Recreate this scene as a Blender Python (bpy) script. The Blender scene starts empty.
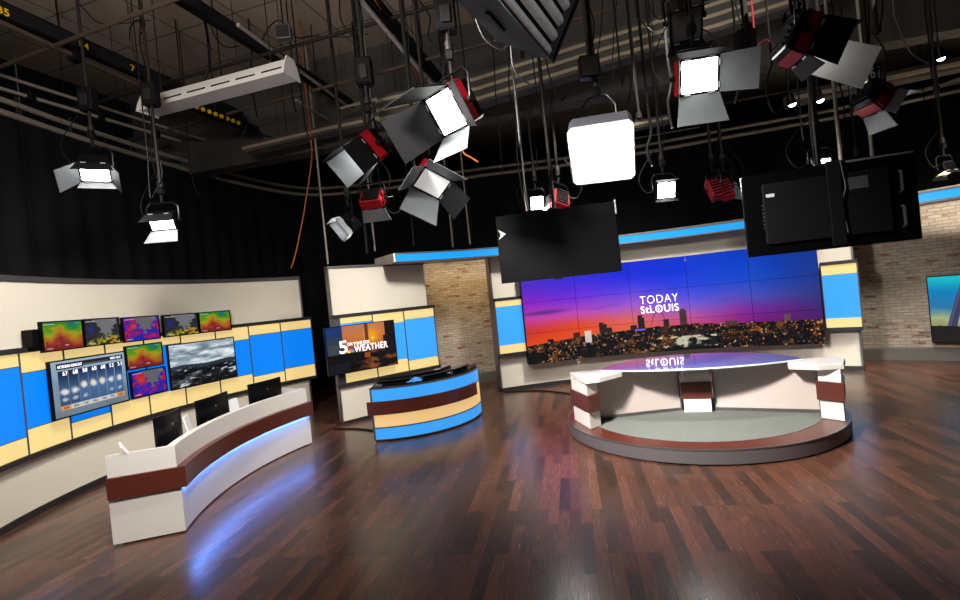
import bpy, math, random
import numpy as np
from mathutils import Vector, Matrix

random.seed(7)
S = bpy.context.scene
COL = S.collection
PI = math.pi
R = math.radians

# ------------------------------------------------------------------ colour
def lin(c):
    return tuple((x / 12.92 if x <= .04045 else ((x + .055) / 1.055) ** 2.4) for x in [v / 255 for v in c])

MATS = {}
def mat(name, rgb, rough=.5, metal=0., emit=None, strength=0., var=0., scale=8., coat=0., bump=0., stretch=None):
    """principled material; var = small procedural tone variation of the thing itself"""
    m = bpy.data.materials.new(name); m.use_nodes = True
    nt = m.node_tree; b = nt.nodes['Principled BSDF']
    c = lin(rgb) + (1,)
    b.inputs['Base Color'].default_value = c
    b.inputs['Roughness'].default_value = rough
    b.inputs['Metallic'].default_value = metal
    if rough >= .7 or name in ('black_plastic', 'rubber', 'screen_off', 'pipe_dark'): b.inputs['Specular IOR Level'].default_value = .15
    if coat: b.inputs['Coat Weight'].default_value = coat; b.inputs['Coat Roughness'].default_value = .05
    if emit is not None:
        b.inputs['Emission Color'].default_value = lin(emit) + (1,)
        b.inputs['Emission Strength'].default_value = strength
    if var or bump:
        tc = nt.nodes.new('ShaderNodeTexCoord'); mp = nt.nodes.new('ShaderNodeMapping')
        nt.links.new(tc.outputs['Object'], mp.inputs['Vector'])
        if stretch: mp.inputs['Scale'].default_value = stretch
        n = nt.nodes.new('ShaderNodeTexNoise'); n.inputs['Scale'].default_value = scale; n.inputs['Detail'].default_value = 5
        nt.links.new(mp.outputs['Vector'], n.inputs['Vector'])
        if var:
            mx = nt.nodes.new('ShaderNodeMix'); mx.data_type = 'RGBA'
            mx.inputs[6].default_value = tuple(v * (1 - var) for v in c[:3]) + (1,)
            mx.inputs[7].default_value = tuple(min(1, v * (1 + var)) for v in c[:3]) + (1,)
            nt.links.new(n.outputs['Fac'], mx.inputs[0]); nt.links.new(mx.outputs[2], b.inputs['Base Color'])
            if emit is not None:
                e = lin(emit); mz = nt.nodes.new('ShaderNodeMix'); mz.data_type = 'RGBA'
                mz.inputs[6].default_value = tuple(v * (1 - var) for v in e) + (1,)
                mz.inputs[7].default_value = tuple(v * (1 + var) for v in e) + (1,)
                nt.links.new(n.outputs['Fac'], mz.inputs[0]); nt.links.new(mz.outputs[2], b.inputs['Emission Color'])
        if bump:
            bp = nt.nodes.new('ShaderNodeBump'); bp.inputs['Strength'].default_value = bump; bp.inputs['Distance'].default_value = .01
            nt.links.new(n.outputs['Fac'], bp.inputs['Height']); nt.links.new(bp.outputs['Normal'], b.inputs['Normal'])
    MATS[name] = m
    return m

mat('cream', (212, 204, 188), .45, var=.03, scale=3)
mat('desk_white', (214, 209, 203), .35, var=.02, scale=4)
mat('brown_wood', (84, 38, 28), .3, var=.25, scale=6, stretch=(1, 1, 14))
mat('dark_trim', (38, 37, 38), .4, var=.1)
mat('metal_trim', (120, 118, 118), .35, .8, var=.05)
mat('panel_blue', (10, 70, 150), .35, emit=(0, 128, 240), strength=.9, var=.04, scale=2)
mat('panel_blue_pale', (20, 90, 160), .35, emit=(62, 160, 240), strength=.9, var=.04, scale=2)
mat('panel_yellow', (150, 130, 80), .35, emit=(246, 216, 146), strength=.78, var=.05, scale=3)
mat('panel_amber', (150, 120, 80), .35, emit=(250, 205, 138), strength=.78, var=.05, scale=3)
mat('strip_blue', (10, 80, 150), .3, emit=(20, 155, 240), strength=.95, var=.02)
mat('black_plastic', (6, 6, 7), .3, var=.1)
mat('black_matte', (9, 9, 10), .7, var=.15)
mat('screen_off', (6, 6, 8), .15, var=.1)
mat('grey_plastic', (70, 70, 74), .4, var=.08)
mat('velvet', (21, 21, 23), .9, var=.25, scale=2)
mat('wall_black', (20, 20, 22), .85, var=.2, scale=1.5)
mat('bulkhead', (74, 72, 69), .8, var=.12, scale=1.2)
mat('pipe_pale', (148, 140, 128), .45, .25, var=.15, scale=5)
mat('pipe_dark', (40, 37, 35), .5, .3, var=.2, scale=5)
mat('pipe_rust', (74, 60, 50), .6, .2, var=.3, scale=6)
mat('pipe_white', (176, 172, 168), .4, var=.08)
mat('duct_beige', (150, 138, 116), .55, .1, var=.2, scale=2)
mat('rubber', (13, 13, 13), .5, var=.1)
mat('cable_orange', (150, 74, 30), .5, var=.1)
mat('cable_grey', (72, 72, 74), .5, var=.1)
mat('red_metal', (150, 14, 26), .35, .2, var=.08)
mat('silver_metal', (128, 133, 138), .5, .4, var=.12, scale=9)
mat('white_metal', (205, 203, 200), .4, var=.04)
mat('slot_dark', (20, 18, 18), .8, var=.1)
mat('tag_yellow', (225, 178, 20), .5, var=.06)
mat('tag_white', (200, 202, 205), .5, var=.05)
mat('blue_tag', (70, 110, 170), .5, var=.05)
mat('lamp', (255, 255, 255), .5, emit=(255, 252, 246), strength=110, var=.01)
mat('lamp_mid', (255, 255, 255), .5, emit=(255, 253, 248), strength=24, var=.01)
mat('added_glow_dim', (220, 220, 220), .5, emit=(255, 253, 248), strength=.4, var=.01)  # weak glow added to an emitter so its silver doors show
mat('added_glow_low', (255, 255, 255), .5, emit=(255, 253, 248), strength=5, var=.01)  # glow added to brighten the pale door in front of it
mat('lamp_soft', (255, 255, 255), .5, emit=(255, 253, 248), strength=11, var=.01)
mat('lamp_big', (255, 255, 255), .5, emit=(255, 253, 248), strength=26, var=.01)
mat('lamp_warm', (255, 240, 190), .5, emit=(255, 225, 130), strength=5, var=.01)
mat('led_blue_dim', (120, 170, 255), .5, emit=(90, 140, 255), strength=9, var=.01)
mat('led_blue', (120, 170, 255), .5, emit=(100, 150, 255), strength=40, var=.01)
mat('led_warm', (255, 220, 170), .5, emit=(255, 196, 110), strength=10, var=.01)
mat('carpet', (108, 111, 107), .95, var=.25, scale=38, bump=.5)
mat('plinth_grey', (84, 79, 82), .35, var=.05)
mat('frosted', (186, 172, 166), .45, var=.03)
mat('glass_top', (112, 112, 134), .04, coat=1., var=.02)
mat('glass_edge', (205, 222, 226), .15, var=.05)
mat('fabric_grey', (66, 66, 72), .8, var=.15, scale=6, bump=.4)
mat('quilt', (205, 205, 206), .7, var=.2, scale=9, bump=.6)
mat('paper', (222, 222, 224), .6, var=.02)
mat('film', (70, 76, 86), .12, var=.5, scale=14, bump=1.)
mat('blue_reflection', (70, 150, 225), .15, var=.3, scale=16)  # blue reflection in the kiosk's glass top, put into the base colour
mat('title_white', (240, 240, 250), .4, emit=(240, 238, 250), strength=.95, var=.01)
mat('base_grey', (96, 92, 86), .6, var=.12)
for nm, c in dict(pc_y=(250, 190, 40), pc_o=(240, 120, 30), pc_r=(220, 40, 60), pc_p=(120, 80, 180), pc_b=(30, 110, 210), pc_g=(50, 170, 80)).items():
    mat(nm, c, .4, emit=c, strength=.8, var=.01)

# ------------------------------------------------------------------ special procedural surfaces
def nodes_of(name):
    m = bpy.data.materials.new(name); m.use_nodes = True; MATS[name] = m
    return m.node_tree, m.node_tree.nodes, m.node_tree.links, m.node_tree.nodes['Principled BSDF']

def floor_material():
    nt, N, L, b = nodes_of('floor_planks')
    tc = N.new('ShaderNodeTexCoord'); mp = N.new('ShaderNodeMapping')
    mp.inputs['Rotation'].default_value = (0, 0, R(-80))
    L.new(tc.outputs['Object'], mp.inputs['Vector'])
    br = N.new('ShaderNodeTexBrick'); br.offset = .37; br.offset_frequency = 3; br.squash = 1
    br.inputs['Scale'].default_value = 1; br.inputs['Brick Width'].default_value = .85; br.inputs['Row Height'].default_value = .105
    br.inputs['Mortar Size'].default_value = .0012; br.inputs['Mortar Smooth'].default_value = .4; br.inputs['Bias'].default_value = 0.
    br.inputs['Color1'].default_value = (0, 0, 0, 1); br.inputs['Color2'].default_value = (1, 1, 1, 1); br.inputs['Mortar'].default_value = (0, 0, 0, 1)
    L.new(mp.outputs['Vector'], br.inputs['Vector'])
    ramp = N.new('ShaderNodeValToRGB'); e = ramp.color_ramp.elements
    e[0].position = 0; e[0].color = lin((54, 39, 32)) + (1,)
    e[1].position = 1; e[1].color = lin((97, 61, 46)) + (1,)
    for p, c in ((.25, (64, 44, 35)), (.4, (77, 50, 39)), (.75, (87, 56, 43))):
        k = ramp.color_ramp.elements.new(p); k.color = lin(c) + (1,)
    L.new(br.outputs['Color'], ramp.inputs['Fac'])
    mp2 = N.new('ShaderNodeMapping'); mp2.inputs['Scale'].default_value = (1.5, 26, 1)
    L.new(mp.outputs['Vector'], mp2.inputs['Vector'])
    n = N.new('ShaderNodeTexNoise'); n.inputs['Scale'].default_value = 3; n.inputs['Detail'].default_value = 8; n.inputs['Roughness'].default_value = .65
    L.new(mp2.outputs['Vector'], n.inputs['Vector'])
    r2 = N.new('ShaderNodeMapRange'); r2.inputs[1].default_value = .3; r2.inputs[2].default_value = .7; r2.inputs[3].default_value = .62; r2.inputs[4].default_value = 1.4
    L.new(n.outputs['Fac'], r2.inputs[0])
    mx = N.new('ShaderNodeMix'); mx.data_type = 'RGBA'; mx.blend_type = 'MULTIPLY'; mx.inputs[0].default_value = 1
    L.new(ramp.outputs['Color'], mx.inputs[6]); L.new(r2.outputs[0], mx.inputs[7])
    L.new(mx.outputs[2], b.inputs['Base Color'])
    rr = N.new('ShaderNodeMapRange'); rr.inputs[3].default_value = .19; rr.inputs[4].default_value = .32
    L.new(n.outputs['Fac'], rr.inputs[0]); L.new(rr.outputs[0], b.inputs['Roughness'])
    bp = N.new('ShaderNodeBump'); bp.inputs['Strength'].default_value = .05; bp.inputs['Distance'].default_value = .003
    L.new(n.outputs['Fac'], bp.inputs['Height']); L.new(bp.outputs['Normal'], b.inputs['Normal'])
    b.inputs['Specular IOR Level'].default_value = .5
floor_material()

def brick_material():
    nt, N, L, b = nodes_of('old_brick')
    uv = N.new('ShaderNodeUVMap')
    nz = N.new('ShaderNodeTexNoise'); nz.inputs['Scale'].default_value = 9; nz.inputs['Detail'].default_value = 3
    L.new(uv.outputs['UV'], nz.inputs['Vector'])
    ad = N.new('ShaderNodeMix'); ad.data_type = 'RGBA'; ad.blend_type = 'LINEAR_LIGHT'; ad.inputs[0].default_value = .02
    L.new(uv.outputs['UV'], ad.inputs[6]); L.new(nz.outputs['Color'], ad.inputs[7])
    br = N.new('ShaderNodeTexBrick'); br.offset = .5
    br.inputs['Scale'].default_value = 1; br.inputs['Brick Width'].default_value = .21; br.inputs['Row Height'].default_value = .066
    br.inputs['Mortar Size'].default_value = .011; br.inputs['Mortar Smooth'].default_value = .5
    br.inputs['Color1'].default_value = (0, 0, 0, 1); br.inputs['Color2'].default_value = (1, 1, 1, 1); br.inputs['Mortar'].default_value = (.5, .5, .5, 1)
    L.new(ad.outputs[2], br.inputs['Vector'])
    ramp = N.new('ShaderNodeValToRGB'); e = ramp.color_ramp.elements
    e[0].position = 0; e[0].color = lin((128, 54, 40)) + (1,)
    e[1].position = 1; e[1].color = lin((184, 172, 156)) + (1,)
    for p, c in ((.05, (128, 76, 60)), (.1, (150, 124, 106)), (.14, (160, 142, 124)), (.5, (168, 153, 136)), (.88, (182, 170, 154)), (.93, (84, 72, 66)), (.97, (180, 168, 152))):
        k = ramp.color_ramp.elements.new(p); k.color = lin(c) + (1,)
    L.new(br.outputs['Color'], ramp.inputs['Fac'])
    n2 = N.new('ShaderNodeTexNoise'); n2.inputs['Scale'].default_value = 14; n2.inputs['Detail'].default_value = 6
    mp = N.new('ShaderNodeMapping'); mp.inputs['Scale'].default_value = (.5, 1.6, 1); L.new(uv.outputs['UV'], mp.inputs['Vector']); L.new(mp.outputs['Vector'], n2.inputs['Vector'])
    rg = N.new('ShaderNodeMapRange'); rg.inputs[1].default_value = .42; rg.inputs[2].default_value = .6
    L.new(n2.outputs['Fac'], rg.inputs[0])
    m1 = N.new('ShaderNodeMix'); m1.data_type = 'RGBA'; m1.inputs[7].default_value = lin((186, 176, 160)) + (1,)
    ml = N.new('ShaderNodeMath'); ml.operation = 'MULTIPLY'; ml.inputs[1].default_value = .6; L.new(rg.outputs[0], ml.inputs[0])
    L.new(ml.outputs[0], m1.inputs[0]); L.new(ramp.outputs['Color'], m1.inputs[6])
    m2 = N.new('ShaderNodeMix'); m2.data_type = 'RGBA'; m2.inputs[7].default_value = lin((144, 133, 119)) + (1,)
    L.new(br.outputs['Fac'], m2.inputs[0]); L.new(m1.outputs[2], m2.inputs[6])
    L.new(m2.outputs[2], b.inputs['Base Color']); b.inputs['Roughness'].default_value = .85
    bp = N.new('ShaderNodeBump'); bp.invert = True; bp.inputs['Strength'].default_value = .6; bp.inputs['Distance'].default_value = .01
    L.new(br.outputs['Fac'], bp.inputs['Height']); L.new(bp.outputs['Normal'], b.inputs['Normal'])
brick_material()

def ceiling_material():
    nt, N, L, b = nodes_of('ceiling_tiles')
    tc = N.new('ShaderNodeTexCoord'); mp = N.new('ShaderNodeMapping'); mp.inputs['Rotation'].default_value = (0, 0, R(17))
    L.new(tc.outputs['Object'], mp.inputs['Vector'])
    br = N.new('ShaderNodeTexBrick'); br.offset = 0; br.inputs['Scale'].default_value = 1
    br.inputs['Brick Width'].default_value = 1.25; br.inputs['Row Height'].default_value = 1.25; br.inputs['Mortar Size'].default_value = .018
    br.inputs['Color1'].default_value = lin((146, 133, 119)) + (1,); br.inputs['Color2'].default_value = lin((152, 138, 123)) + (1,)
    br.inputs['Mortar'].default_value = lin((96, 87, 78)) + (1,)
    L.new(mp.outputs['Vector'], br.inputs['Vector']); L.new(br.outputs['Color'], b.inputs['Base Color']); b.inputs['Roughness'].default_value = .9
ceiling_material()

def picture_material(name, strength, rough=.3):
    nt, N, L, b = nodes_of(name)
    a = N.new('ShaderNodeAttribute'); a.attribute_name = 'Picture'
    b.inputs['Base Color'].default_value = (.003, .003, .004, 1); b.inputs['Roughness'].default_value = rough; b.inputs['Specular IOR Level'].default_value = .12
    L.new(a.outputs['Color'], b.inputs['Emission Color']); b.inputs['Emission Strength'].default_value = strength
picture_material('picture_wall', 1.0)
picture_material('picture_screen', .95)
picture_material('picture_dim', .74)

# ------------------------------------------------------------------ mesh builder
class MB:
    def __init__(s): s.v = []; s.f = []; s.fm = []; s.M = Matrix.Identity(4); s.mi = 0
    def add(s, vs, fs):
        k = len(s.v); s.v += [s.M @ Vector(p) for p in vs]; s.f += [tuple(i + k for i in f) for f in fs]; s.fm += [s.mi] * len(fs); return s
    def box(s, x0, x1, y0, y1, z0, z1, ch=0.):
        if ch <= 0:
            return s.add([(x, y, z) for z in (z0, z1) for y in (y0, y1) for x in (x0, x1)],
                         [(0, 2, 3, 1), (4, 5, 7, 6), (0, 1, 5, 4), (2, 6, 7, 3), (0, 4, 6, 2), (1, 3, 7, 5)])
        return s.prism([(x0 + ch, y0), (x1 - ch, y0), (x1, y0 + ch), (x1, y1 - ch), (x1 - ch, y1), (x0 + ch, y1), (x0, y1 - ch), (x0, y0 + ch)], z0, z1, ch)
    def prism(s, poly, z0, z1, ch=0.):
        a = sum(poly[i][0] * poly[(i + 1) % len(poly)][1] - poly[(i + 1) % len(poly)][0] * poly[i][1] for i in range(len(poly)))
        if a < 0: poly = poly[::-1]
        n = len(poly); vs = []; fs = []
        cx = sum(p[0] for p in poly) / n; cy = sum(p[1] for p in poly) / n
        def inset(p, d):
            l = math.hypot(p[0] - cx, p[1] - cy) or 1; return (p[0] - (p[0] - cx) / l * d, p[1] - (p[1] - cy) / l * d)
        rings = [(poly, z0), (poly, z1)] if ch <= 0 else [([inset(p, ch) for p in poly], z0), (poly, z0 + ch), (poly, z1 - ch), ([inset(p, ch) for p in poly], z1)]
        for pl, z in rings: vs += [(p[0], p[1], z) for p in pl]
        for k in range(len(rings) - 1):
            for i in range(n):
                j = (i + 1) % n; fs.append((k * n + i, k * n + j, (k + 1) * n + j, (k + 1) * n + i))
        fs.append(tuple(range(n))[::-1]); fs.append(tuple((len(rings) - 1) * n + i for i in range(n)))
        return s.add(vs, fs)
    def band(s, c, r0, r1, a0, a1, z0, z1, n=24):
        """ring segment: centre c, radii, angles in degrees (from +x, counter-clockwise)"""
        vs = []; fs = []
        for i in range(n + 1):
            a = R(a0 + (a1 - a0) * i / n); ca, sa = math.cos(a), math.sin(a)
            for r, z in ((r0, z0), (r1, z0), (r1, z1), (r0, z1)): vs.append((c[0] + r * ca, c[1] + r * sa, z))
        for i in range(n):
            o = 4 * i
            for k in range(4): fs.append((o + k, o + (k + 1) % 4, o + 4 + (k + 1) % 4, o + 4 + k))
        fs += [(0, 3, 2, 1), (4 * n, 4 * n + 1, 4 * n + 2, 4 * n + 3)]
        return s.add(vs, fs)
    def tube(s, pts, r, n=8, closed=False):
        pts = [Vector(p) for p in pts]; vs = []; fs = []; m = len(pts)
        d0 = (pts[1] - pts[0]).normalized(); up = Vector((0, 0, 1)) if abs(d0.z) < .9 else Vector((1, 0, 0))
        side = d0.cross(up).normalized()
        for i, p in enumerate(pts):
            if closed: d = (pts[(i + 1) % m] - pts[i - 1]).normalized()
            else: d = (pts[min(i + 1, m - 1)] - pts[max(i - 1, 0)]).normalized()
            side = (side - d * side.dot(d)).normalized(); o = d.cross(side)
            rr = r[i] if isinstance(r, (list, tuple)) else r
            vs += [p + (side * math.cos(2 * PI * k / n) + o * math.sin(2 * PI * k / n)) * rr for k in range(n)]
        for i in range(m if closed else m - 1):
            for k in range(n):
                j = (i + 1) % m; fs.append((i * n + k, i * n + (k + 1) % n, j * n + (k + 1) % n, j * n + k))
        if not closed:
            fs.append(tuple(range(n))[::-1]); fs.append(tuple((m - 1) * n + k for k in range(n)))
        return s.add(vs, fs)
    def cyl(s, p0, p1, r, n=12, r1=None):
        return s.tube([p0, p1], [r, r if r1 is None else r1], n)
    def ball(s, c, r, n=10, m=6, sz=1.):
        vs = [(c[0], c[1], c[2] - r * sz)]; fs = []
        for j in range(1, m):
            t = PI * j / m
            vs += [(c[0] + r * math.sin(t) * math.cos(2 * PI * k / n), c[1] + r * math.sin(t) * math.sin(2 * PI * k / n), c[2] - r * sz * math.cos(t)) for k in range(n)]
        vs.append((c[0], c[1], c[2] + r * sz)); e = len(vs) - 1
        for k in range(n):
            fs.append((0, 1 + (k + 1) % n, 1 + k)); fs.append((e, 1 + (m - 2) * n + k, 1 + (m - 2) * n + (k + 1) % n))
            for j in range(m - 2): fs.append((1 + j * n + k, 1 + j * n + (k + 1) % n, 1 + (j + 1) * n + (k + 1) % n, 1 + (j + 1) * n + k))
        return s.add(vs, fs)
    def build(s, name, m, parent=None, smooth=False, origin=None):
        me = bpy.data.meshes.new(name)
        o = Vector((0, 0, 0))
        root = parent
        while root is not None and root.parent is not None: root = root.parent
        if root is not None: o = Vector(root.location)
        elif origin is not None: o = Vector(origin)
        me.from_pydata([tuple(p - o) for p in s.v], [], s.f); me.update()
        ms = m if isinstance(m, (list, tuple)) else [m]
        for q in ms: me.materials.append(MATS[q])
        if len(ms) > 1: me.polygons.foreach_set('material_index', s.fm)
        if smooth:
            me.polygons.foreach_set('use_smooth', [True] * len(me.polygons))
            try: me.set_sharp_from_angle(angle=R(40))
            except Exception: pass
        ob = bpy.data.objects.new(name, me); COL.objects.link(ob)
        if parent is not None: ob.parent = parent
        else: ob.location = o
        return ob

def thing(name, label, cat, loc, group=None):
    o = bpy.data.objects.new(name, None); COL.objects.link(o); o.location = loc; o.empty_display_size = .1
    o['label'] = label; o['category'] = cat
    if group: o['group'] = group
    return o
def tag(o, label, cat, group=None, kind=None):
    o['label'] = label; o['category'] = cat
    if group: o['group'] = group
    if kind: o['kind'] = kind
    return o
def structure(o, label, cat):
    o['kind'] = 'structure'; o['label'] = label; o['category'] = cat; return o

def frame(origin, xdir, zdir=(0, 0, 1)):
    """matrix with local x along xdir, local z near zdir; local -y is the front"""
    x = Vector(xdir).normalized(); z = Vector(zdir); z = (z - x * z.dot(x)).normalized(); y = z.cross(x)
    M = Matrix((x, y, z)).transposed().to_4x4(); M.translation = Vector(origin); return M

def picture_grid(M, w, h, nu, nv, paint, name, m, parent, u0=0, u1=1, v0=0, v1=1):
    """flat screen in the local x-z plane (x 0..w, z 0..h) showing a painted picture"""
    us = np.linspace(0, 1, nu); vs = np.linspace(0, 1, nv); U, V = np.meshgrid(us, vs)
    rgb = np.clip(paint(u0 + U * (u1 - u0), v0 + V * (v1 - v0)), 0, 255) / 255
    rgb = np.where(rgb <= .04045, rgb / 12.92, ((rgb + .055) / 1.055) ** 2.4)
    P = np.stack([U.ravel() * w, np.zeros(U.size), V.ravel() * h, np.ones(U.size)], 1) @ np.array(M).T
    root = parent
    while root.parent is not None: root = root.parent
    P = P[:, :3] - np.array(root.location)
    idx = np.arange(nu * nv).reshape(nv, nu)
    F = np.stack([idx[:-1, :-1].ravel(), idx[:-1, 1:].ravel(), idx[1:, 1:].ravel(), idx[1:, :-1].ravel()], 1)
    me = bpy.data.meshes.new(name); me.from_pydata(P.tolist(), [], F.tolist()); me.update()
    at = me.color_attributes.new('Picture', 'FLOAT_COLOR', 'POINT')
    at.data.foreach_set('color', np.concatenate([rgb.reshape(-1, 3), np.ones((rgb.size // 3, 1))], 1).astype(np.float32).ravel())
    me.materials.append(MATS[m]); ob = bpy.data.objects.new(name, me); COL.objects.link(ob); ob.parent = parent
    return ob

def lettering(body, M, height, m, name, parent, width=None, bold=0., depth=.004, space=1.12):
    """extruded letters: local x to the right, local z up, baseline at the origin of M"""
    cu = bpy.data.curves.new('letters', 'FONT'); cu.body = body; cu.size = 1; cu.offset = bold; cu.extrude = .001; cu.space_character = space
    ob = bpy.data.objects.new('letters', cu); COL.objects.link(ob)
    bpy.context.view_layer.update()
    me = bpy.data.meshes.new_from_object(ob.evaluated_get(bpy.context.evaluated_depsgraph_get()))
    bpy.data.objects.remove(ob); bpy.data.curves.remove(cu)
    vs = np.array([v.co[:] for v in me.vertices]); fs = [tuple(p.vertices) for p in me.polygons]
    x0, x1, y0, y1 = vs[:, 0].min(), vs[:, 0].max(), vs[:, 1].min(), vs[:, 1].max()
    sy = height / (y1 - y0); sx = sy if width is None else width / (x1 - x0)
    b = MB(); b.M = M
    b.add([((p[0] - x0) * sx, -depth if p[2] > 0 else 0, (p[1] - y0) * sy) for p in vs], fs)
    bpy.data.meshes.remove(me)
    return b.build(name, m, parent)

# ------------------------------------------------------------------ room shell (axes turned 17 degrees)
RA = Vector((math.sin(R(17)), math.cos(R(17)), 0)); RB = Vector((math.cos(R(17)), -math.sin(R(17)), 0))
def rp(b, a, z=0): return RB * b + RA * a + Vector((0, 0, z))
CEIL = 7.6
def slab(name, m, pts, z0, z1):
    return MB().prism([(p.x, p.y) for p in pts], z0, z1).build(name, m)
rect = [rp(-11, -4), rp(14, -4), rp(14, 19), rp(-11, 19)]
structure(slab('floor', 'floor_planks', rect, -.1, 0), 'dark reddish brown wood plank studio floor', 'floor')
structure(slab('ceiling', 'ceiling_tiles', rect, CEIL, CEIL + .1), 'grey brown tiled studio ceiling', 'ceiling')
for nm, p, q in (('wall_left', (-11.1, -4), (-11, 19)), ('wall_right', (14, -4), (14.1, 19)), ('wall_back', (-11, 19), (14, 19.1)), ('wall_rear', (-11, -4.1), (14, -4))):
    b = MB(); b.prism([tuple(rp(x, y)[:2]) for x, y in ((p[0], p[1]), (q[0], p[1]), (q[0], q[1]), (p[0], q[1]))], 0, CEIL)
    structure(b.build(nm, 'wall_black'), 'black painted studio ' + {'wall_left': 'side wall by the weather set', 'wall_right': 'side wall beyond the brick', 'wall_back': 'end wall behind the curtains', 'wall_rear': 'wall behind the camera'}[nm], 'wall')
# bulkhead dropping from the ceiling across the room
e0 = Vector((-4.830, 11.406, 7.600)); e1 = Vector((0.555, 10.061, 7.600)); dd = (e1 - e0).normalized(); nn = Vector((-dd.y, dd.x, 0))
b = MB(); A = e0 - dd * 7; B2 = e1 + dd * 12
b.prism([tuple(A[:2]), tuple(B2[:2]), tuple((B2 + nn * .4)[:2]), tuple((A + nn * .4)[:2])], 5.7, CEIL)
k = 0.
while k < (B2 - A).length:
    p = A + dd * k; b.prism([tuple(p[:2]), tuple((p + dd * .05)[:2]), tuple((p + dd * .05 - nn * .02)[:2]), tuple((p - nn * .02)[:2])], 5.7, CEIL); k += 1.3
structure(b.build('beam_bulkhead', 'bulkhead'), 'dark grey panelled bulkhead below the ceiling', 'beam')

# ------------------------------------------------------------------ brick wall, concentric with the video wall
VC = (2.38, 4.07)
def vpt(r, deg, z=0): return Vector((VC[0] + r * math.sin(R(deg)), VC[1] + r * math.cos(R(deg)), z))
def vband(b, r0, r1, d0, d1, z0, z1, n=24): return b.band(VC, r0, r1, 90 - d1, 90 - d0, z0, z1, n)
me_b = MB(); n = 80; vs = []; fs = []
for i in range(n + 1):
    d = -25.5 + 107.5 * i / n; rr = 9.4 + (9.05 - 9.4) * min(1, max(0, (d + 16) / 40))
    vs += [vpt(rr, d, 0), vpt(rr, d, 3.42), vpt(rr + .2, d, 3.42), vpt(rr + .2, d, 0)]
for i in range(n):
    o = 4 * i
    for q in range(3): fs.append((o + q, o + q + 1, o + 5 + q, o + 4 + q))
me_b.add(vs, fs); ob = me_b.build('wall_brick', 'old_brick')
uvl = ob.data.uv_layers.new(name='UVMap')
for lp in ob.data.loops:
    c = ob.data.vertices[lp.vertex_index].co; uvl.data[lp.index].uv = (math.atan2(c.x - VC[0], c.y - VC[1]) * 9.1, c.z)
structure(ob, 'curved whitewashed brick wall with red and dark bricks', 'wall')
bb = MB(); vs = []; fs = []
for i in range(n + 1):
    d = -25.5 + 107.5 * i / n; rr = 9.4 + (9.05 - 9.4) * min(1, max(0, (d + 16) / 40)) - .002
    vs += [vpt(rr, d, 0), vpt(rr - .03, d, 0), vpt(rr - .03, d, .23), vpt(rr, d, .26)]
for i in range(n):
    o = 4 * i
    for q in range(3): fs.append((o + q, o + q + 1, o + 5 + q, o + 4 + q))
structure(bb.add(vs, fs).build('baseboard_brick', 'base_grey'), 'grey baseboard along the brick wall', 'baseboard')

# ------------------------------------------------------------------ black curtains on a curved double rail
TRK = [(-7.443, 6.325, 6.000), (-7.242, 7.187, 6.000), (-7.084, 7.916, 6.000), (-6.950, 9.098, 6.000), (-6.635, 10.816, 6.000), (-6.166, 12.810, 6.000), (-5.574, 14.427, 6.000), (-4.915, 15.401, 6.000), (-3.940, 15.719, 6.000), (-2.064, 15.605, 6.000), (0.396, 15.256, 6.000), (3.899, 14.815, 6.000), (6.915, 13.789, 6.000), (9.379, 12.921, 6.000), (11.165, 11.889, 6.000), (12.772, 11.029, 6.000)]
def smooth_path(pts, sub=6):
    P = [Vector(p) for p in pts]; out = []
    for i in range(len(P) - 1):
        a, b_, c, d = P[max(i - 1, 0)], P[i], P[i + 1], P[min(i + 2, len(P) - 1)]
        for k in range(sub):
            t = k / sub
            out.append(.5 * ((2 * b_) + (c - a) * t + (2 * a - 5 * b_ + 4 * c - d) * t * t + (3 * b_ - a - 3 * c + d) * t ** 3))
    out.append(P[-1]); return out
tp = smooth_path(TRK, 8)
trk = thing('curtain_track', 'pale double curtain rail curving round above the black curtains', 'curtain rail', tp[30] - Vector((0, 0, 0)))
MB().tube(tp, .045, 8).build('rail', 'pipe_pale', trk, True)
MB().tube([p - Vector((0, 0, .2)) for p in tp], .05, 8).build('rail', 'pipe_pale', trk, True)
b = MB()
for i in range(0, len(tp), 6): b.cyl(tp[i] + Vector((0, 0, .12)), tp[i] - Vector((0, 0, .24)), .02, 6)
b.build('hanger', 'pipe_dark', trk)
def curtain(i0, i1, label, off):
    pts = []
    for i in range(i0, i1):
        for k in range(10): pts.append(tp[i].lerp(tp[i + 1], k / 10))
    vs = []; fs = []; L_ = 0
    for i, p in enumerate(pts):
        d = (pts[min(i + 1, len(pts) - 1)] - pts[max(i - 1, 0)]).normalized(); nrm = Vector((-d.y, d.x, 0))
        if i: L_ += (p - pts[i - 1]).length
        for z, amp in ((5.74, .012), (3.5, .025), (.02, .04)):
            q = p + nrm * (amp * math.sin(L_ * 13) + amp * .6 * math.sin(L_ * 5.3 + 1) + off); vs.append((q.x, q.y, z))
    for i in range(len(pts) - 1):
        for k in range(2): fs.append((3 * i + k, 3 * i + 3 + k, 3 * i + 4 + k, 3 * i + 1 + k))
    o = MB().add(vs, fs).build('stage_curtain', 'velvet', None, True, origin=(pts[0].x, pts[0].y, 0))
    md = o.modifiers.new('thick', 'SOLIDIFY'); md.thickness = .012
    tag(o, label, 'curtain')
curtain(0, 19, 'plain black stage curtain at the near end of the rail, edge at the picture border', .05)
curtain(18, 62, 'long black stage curtain behind the curved monitor wall', -.02)
curtain(62, len(tp) - 1, 'black stage curtain behind the video wall and brick wall', .03)

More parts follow.
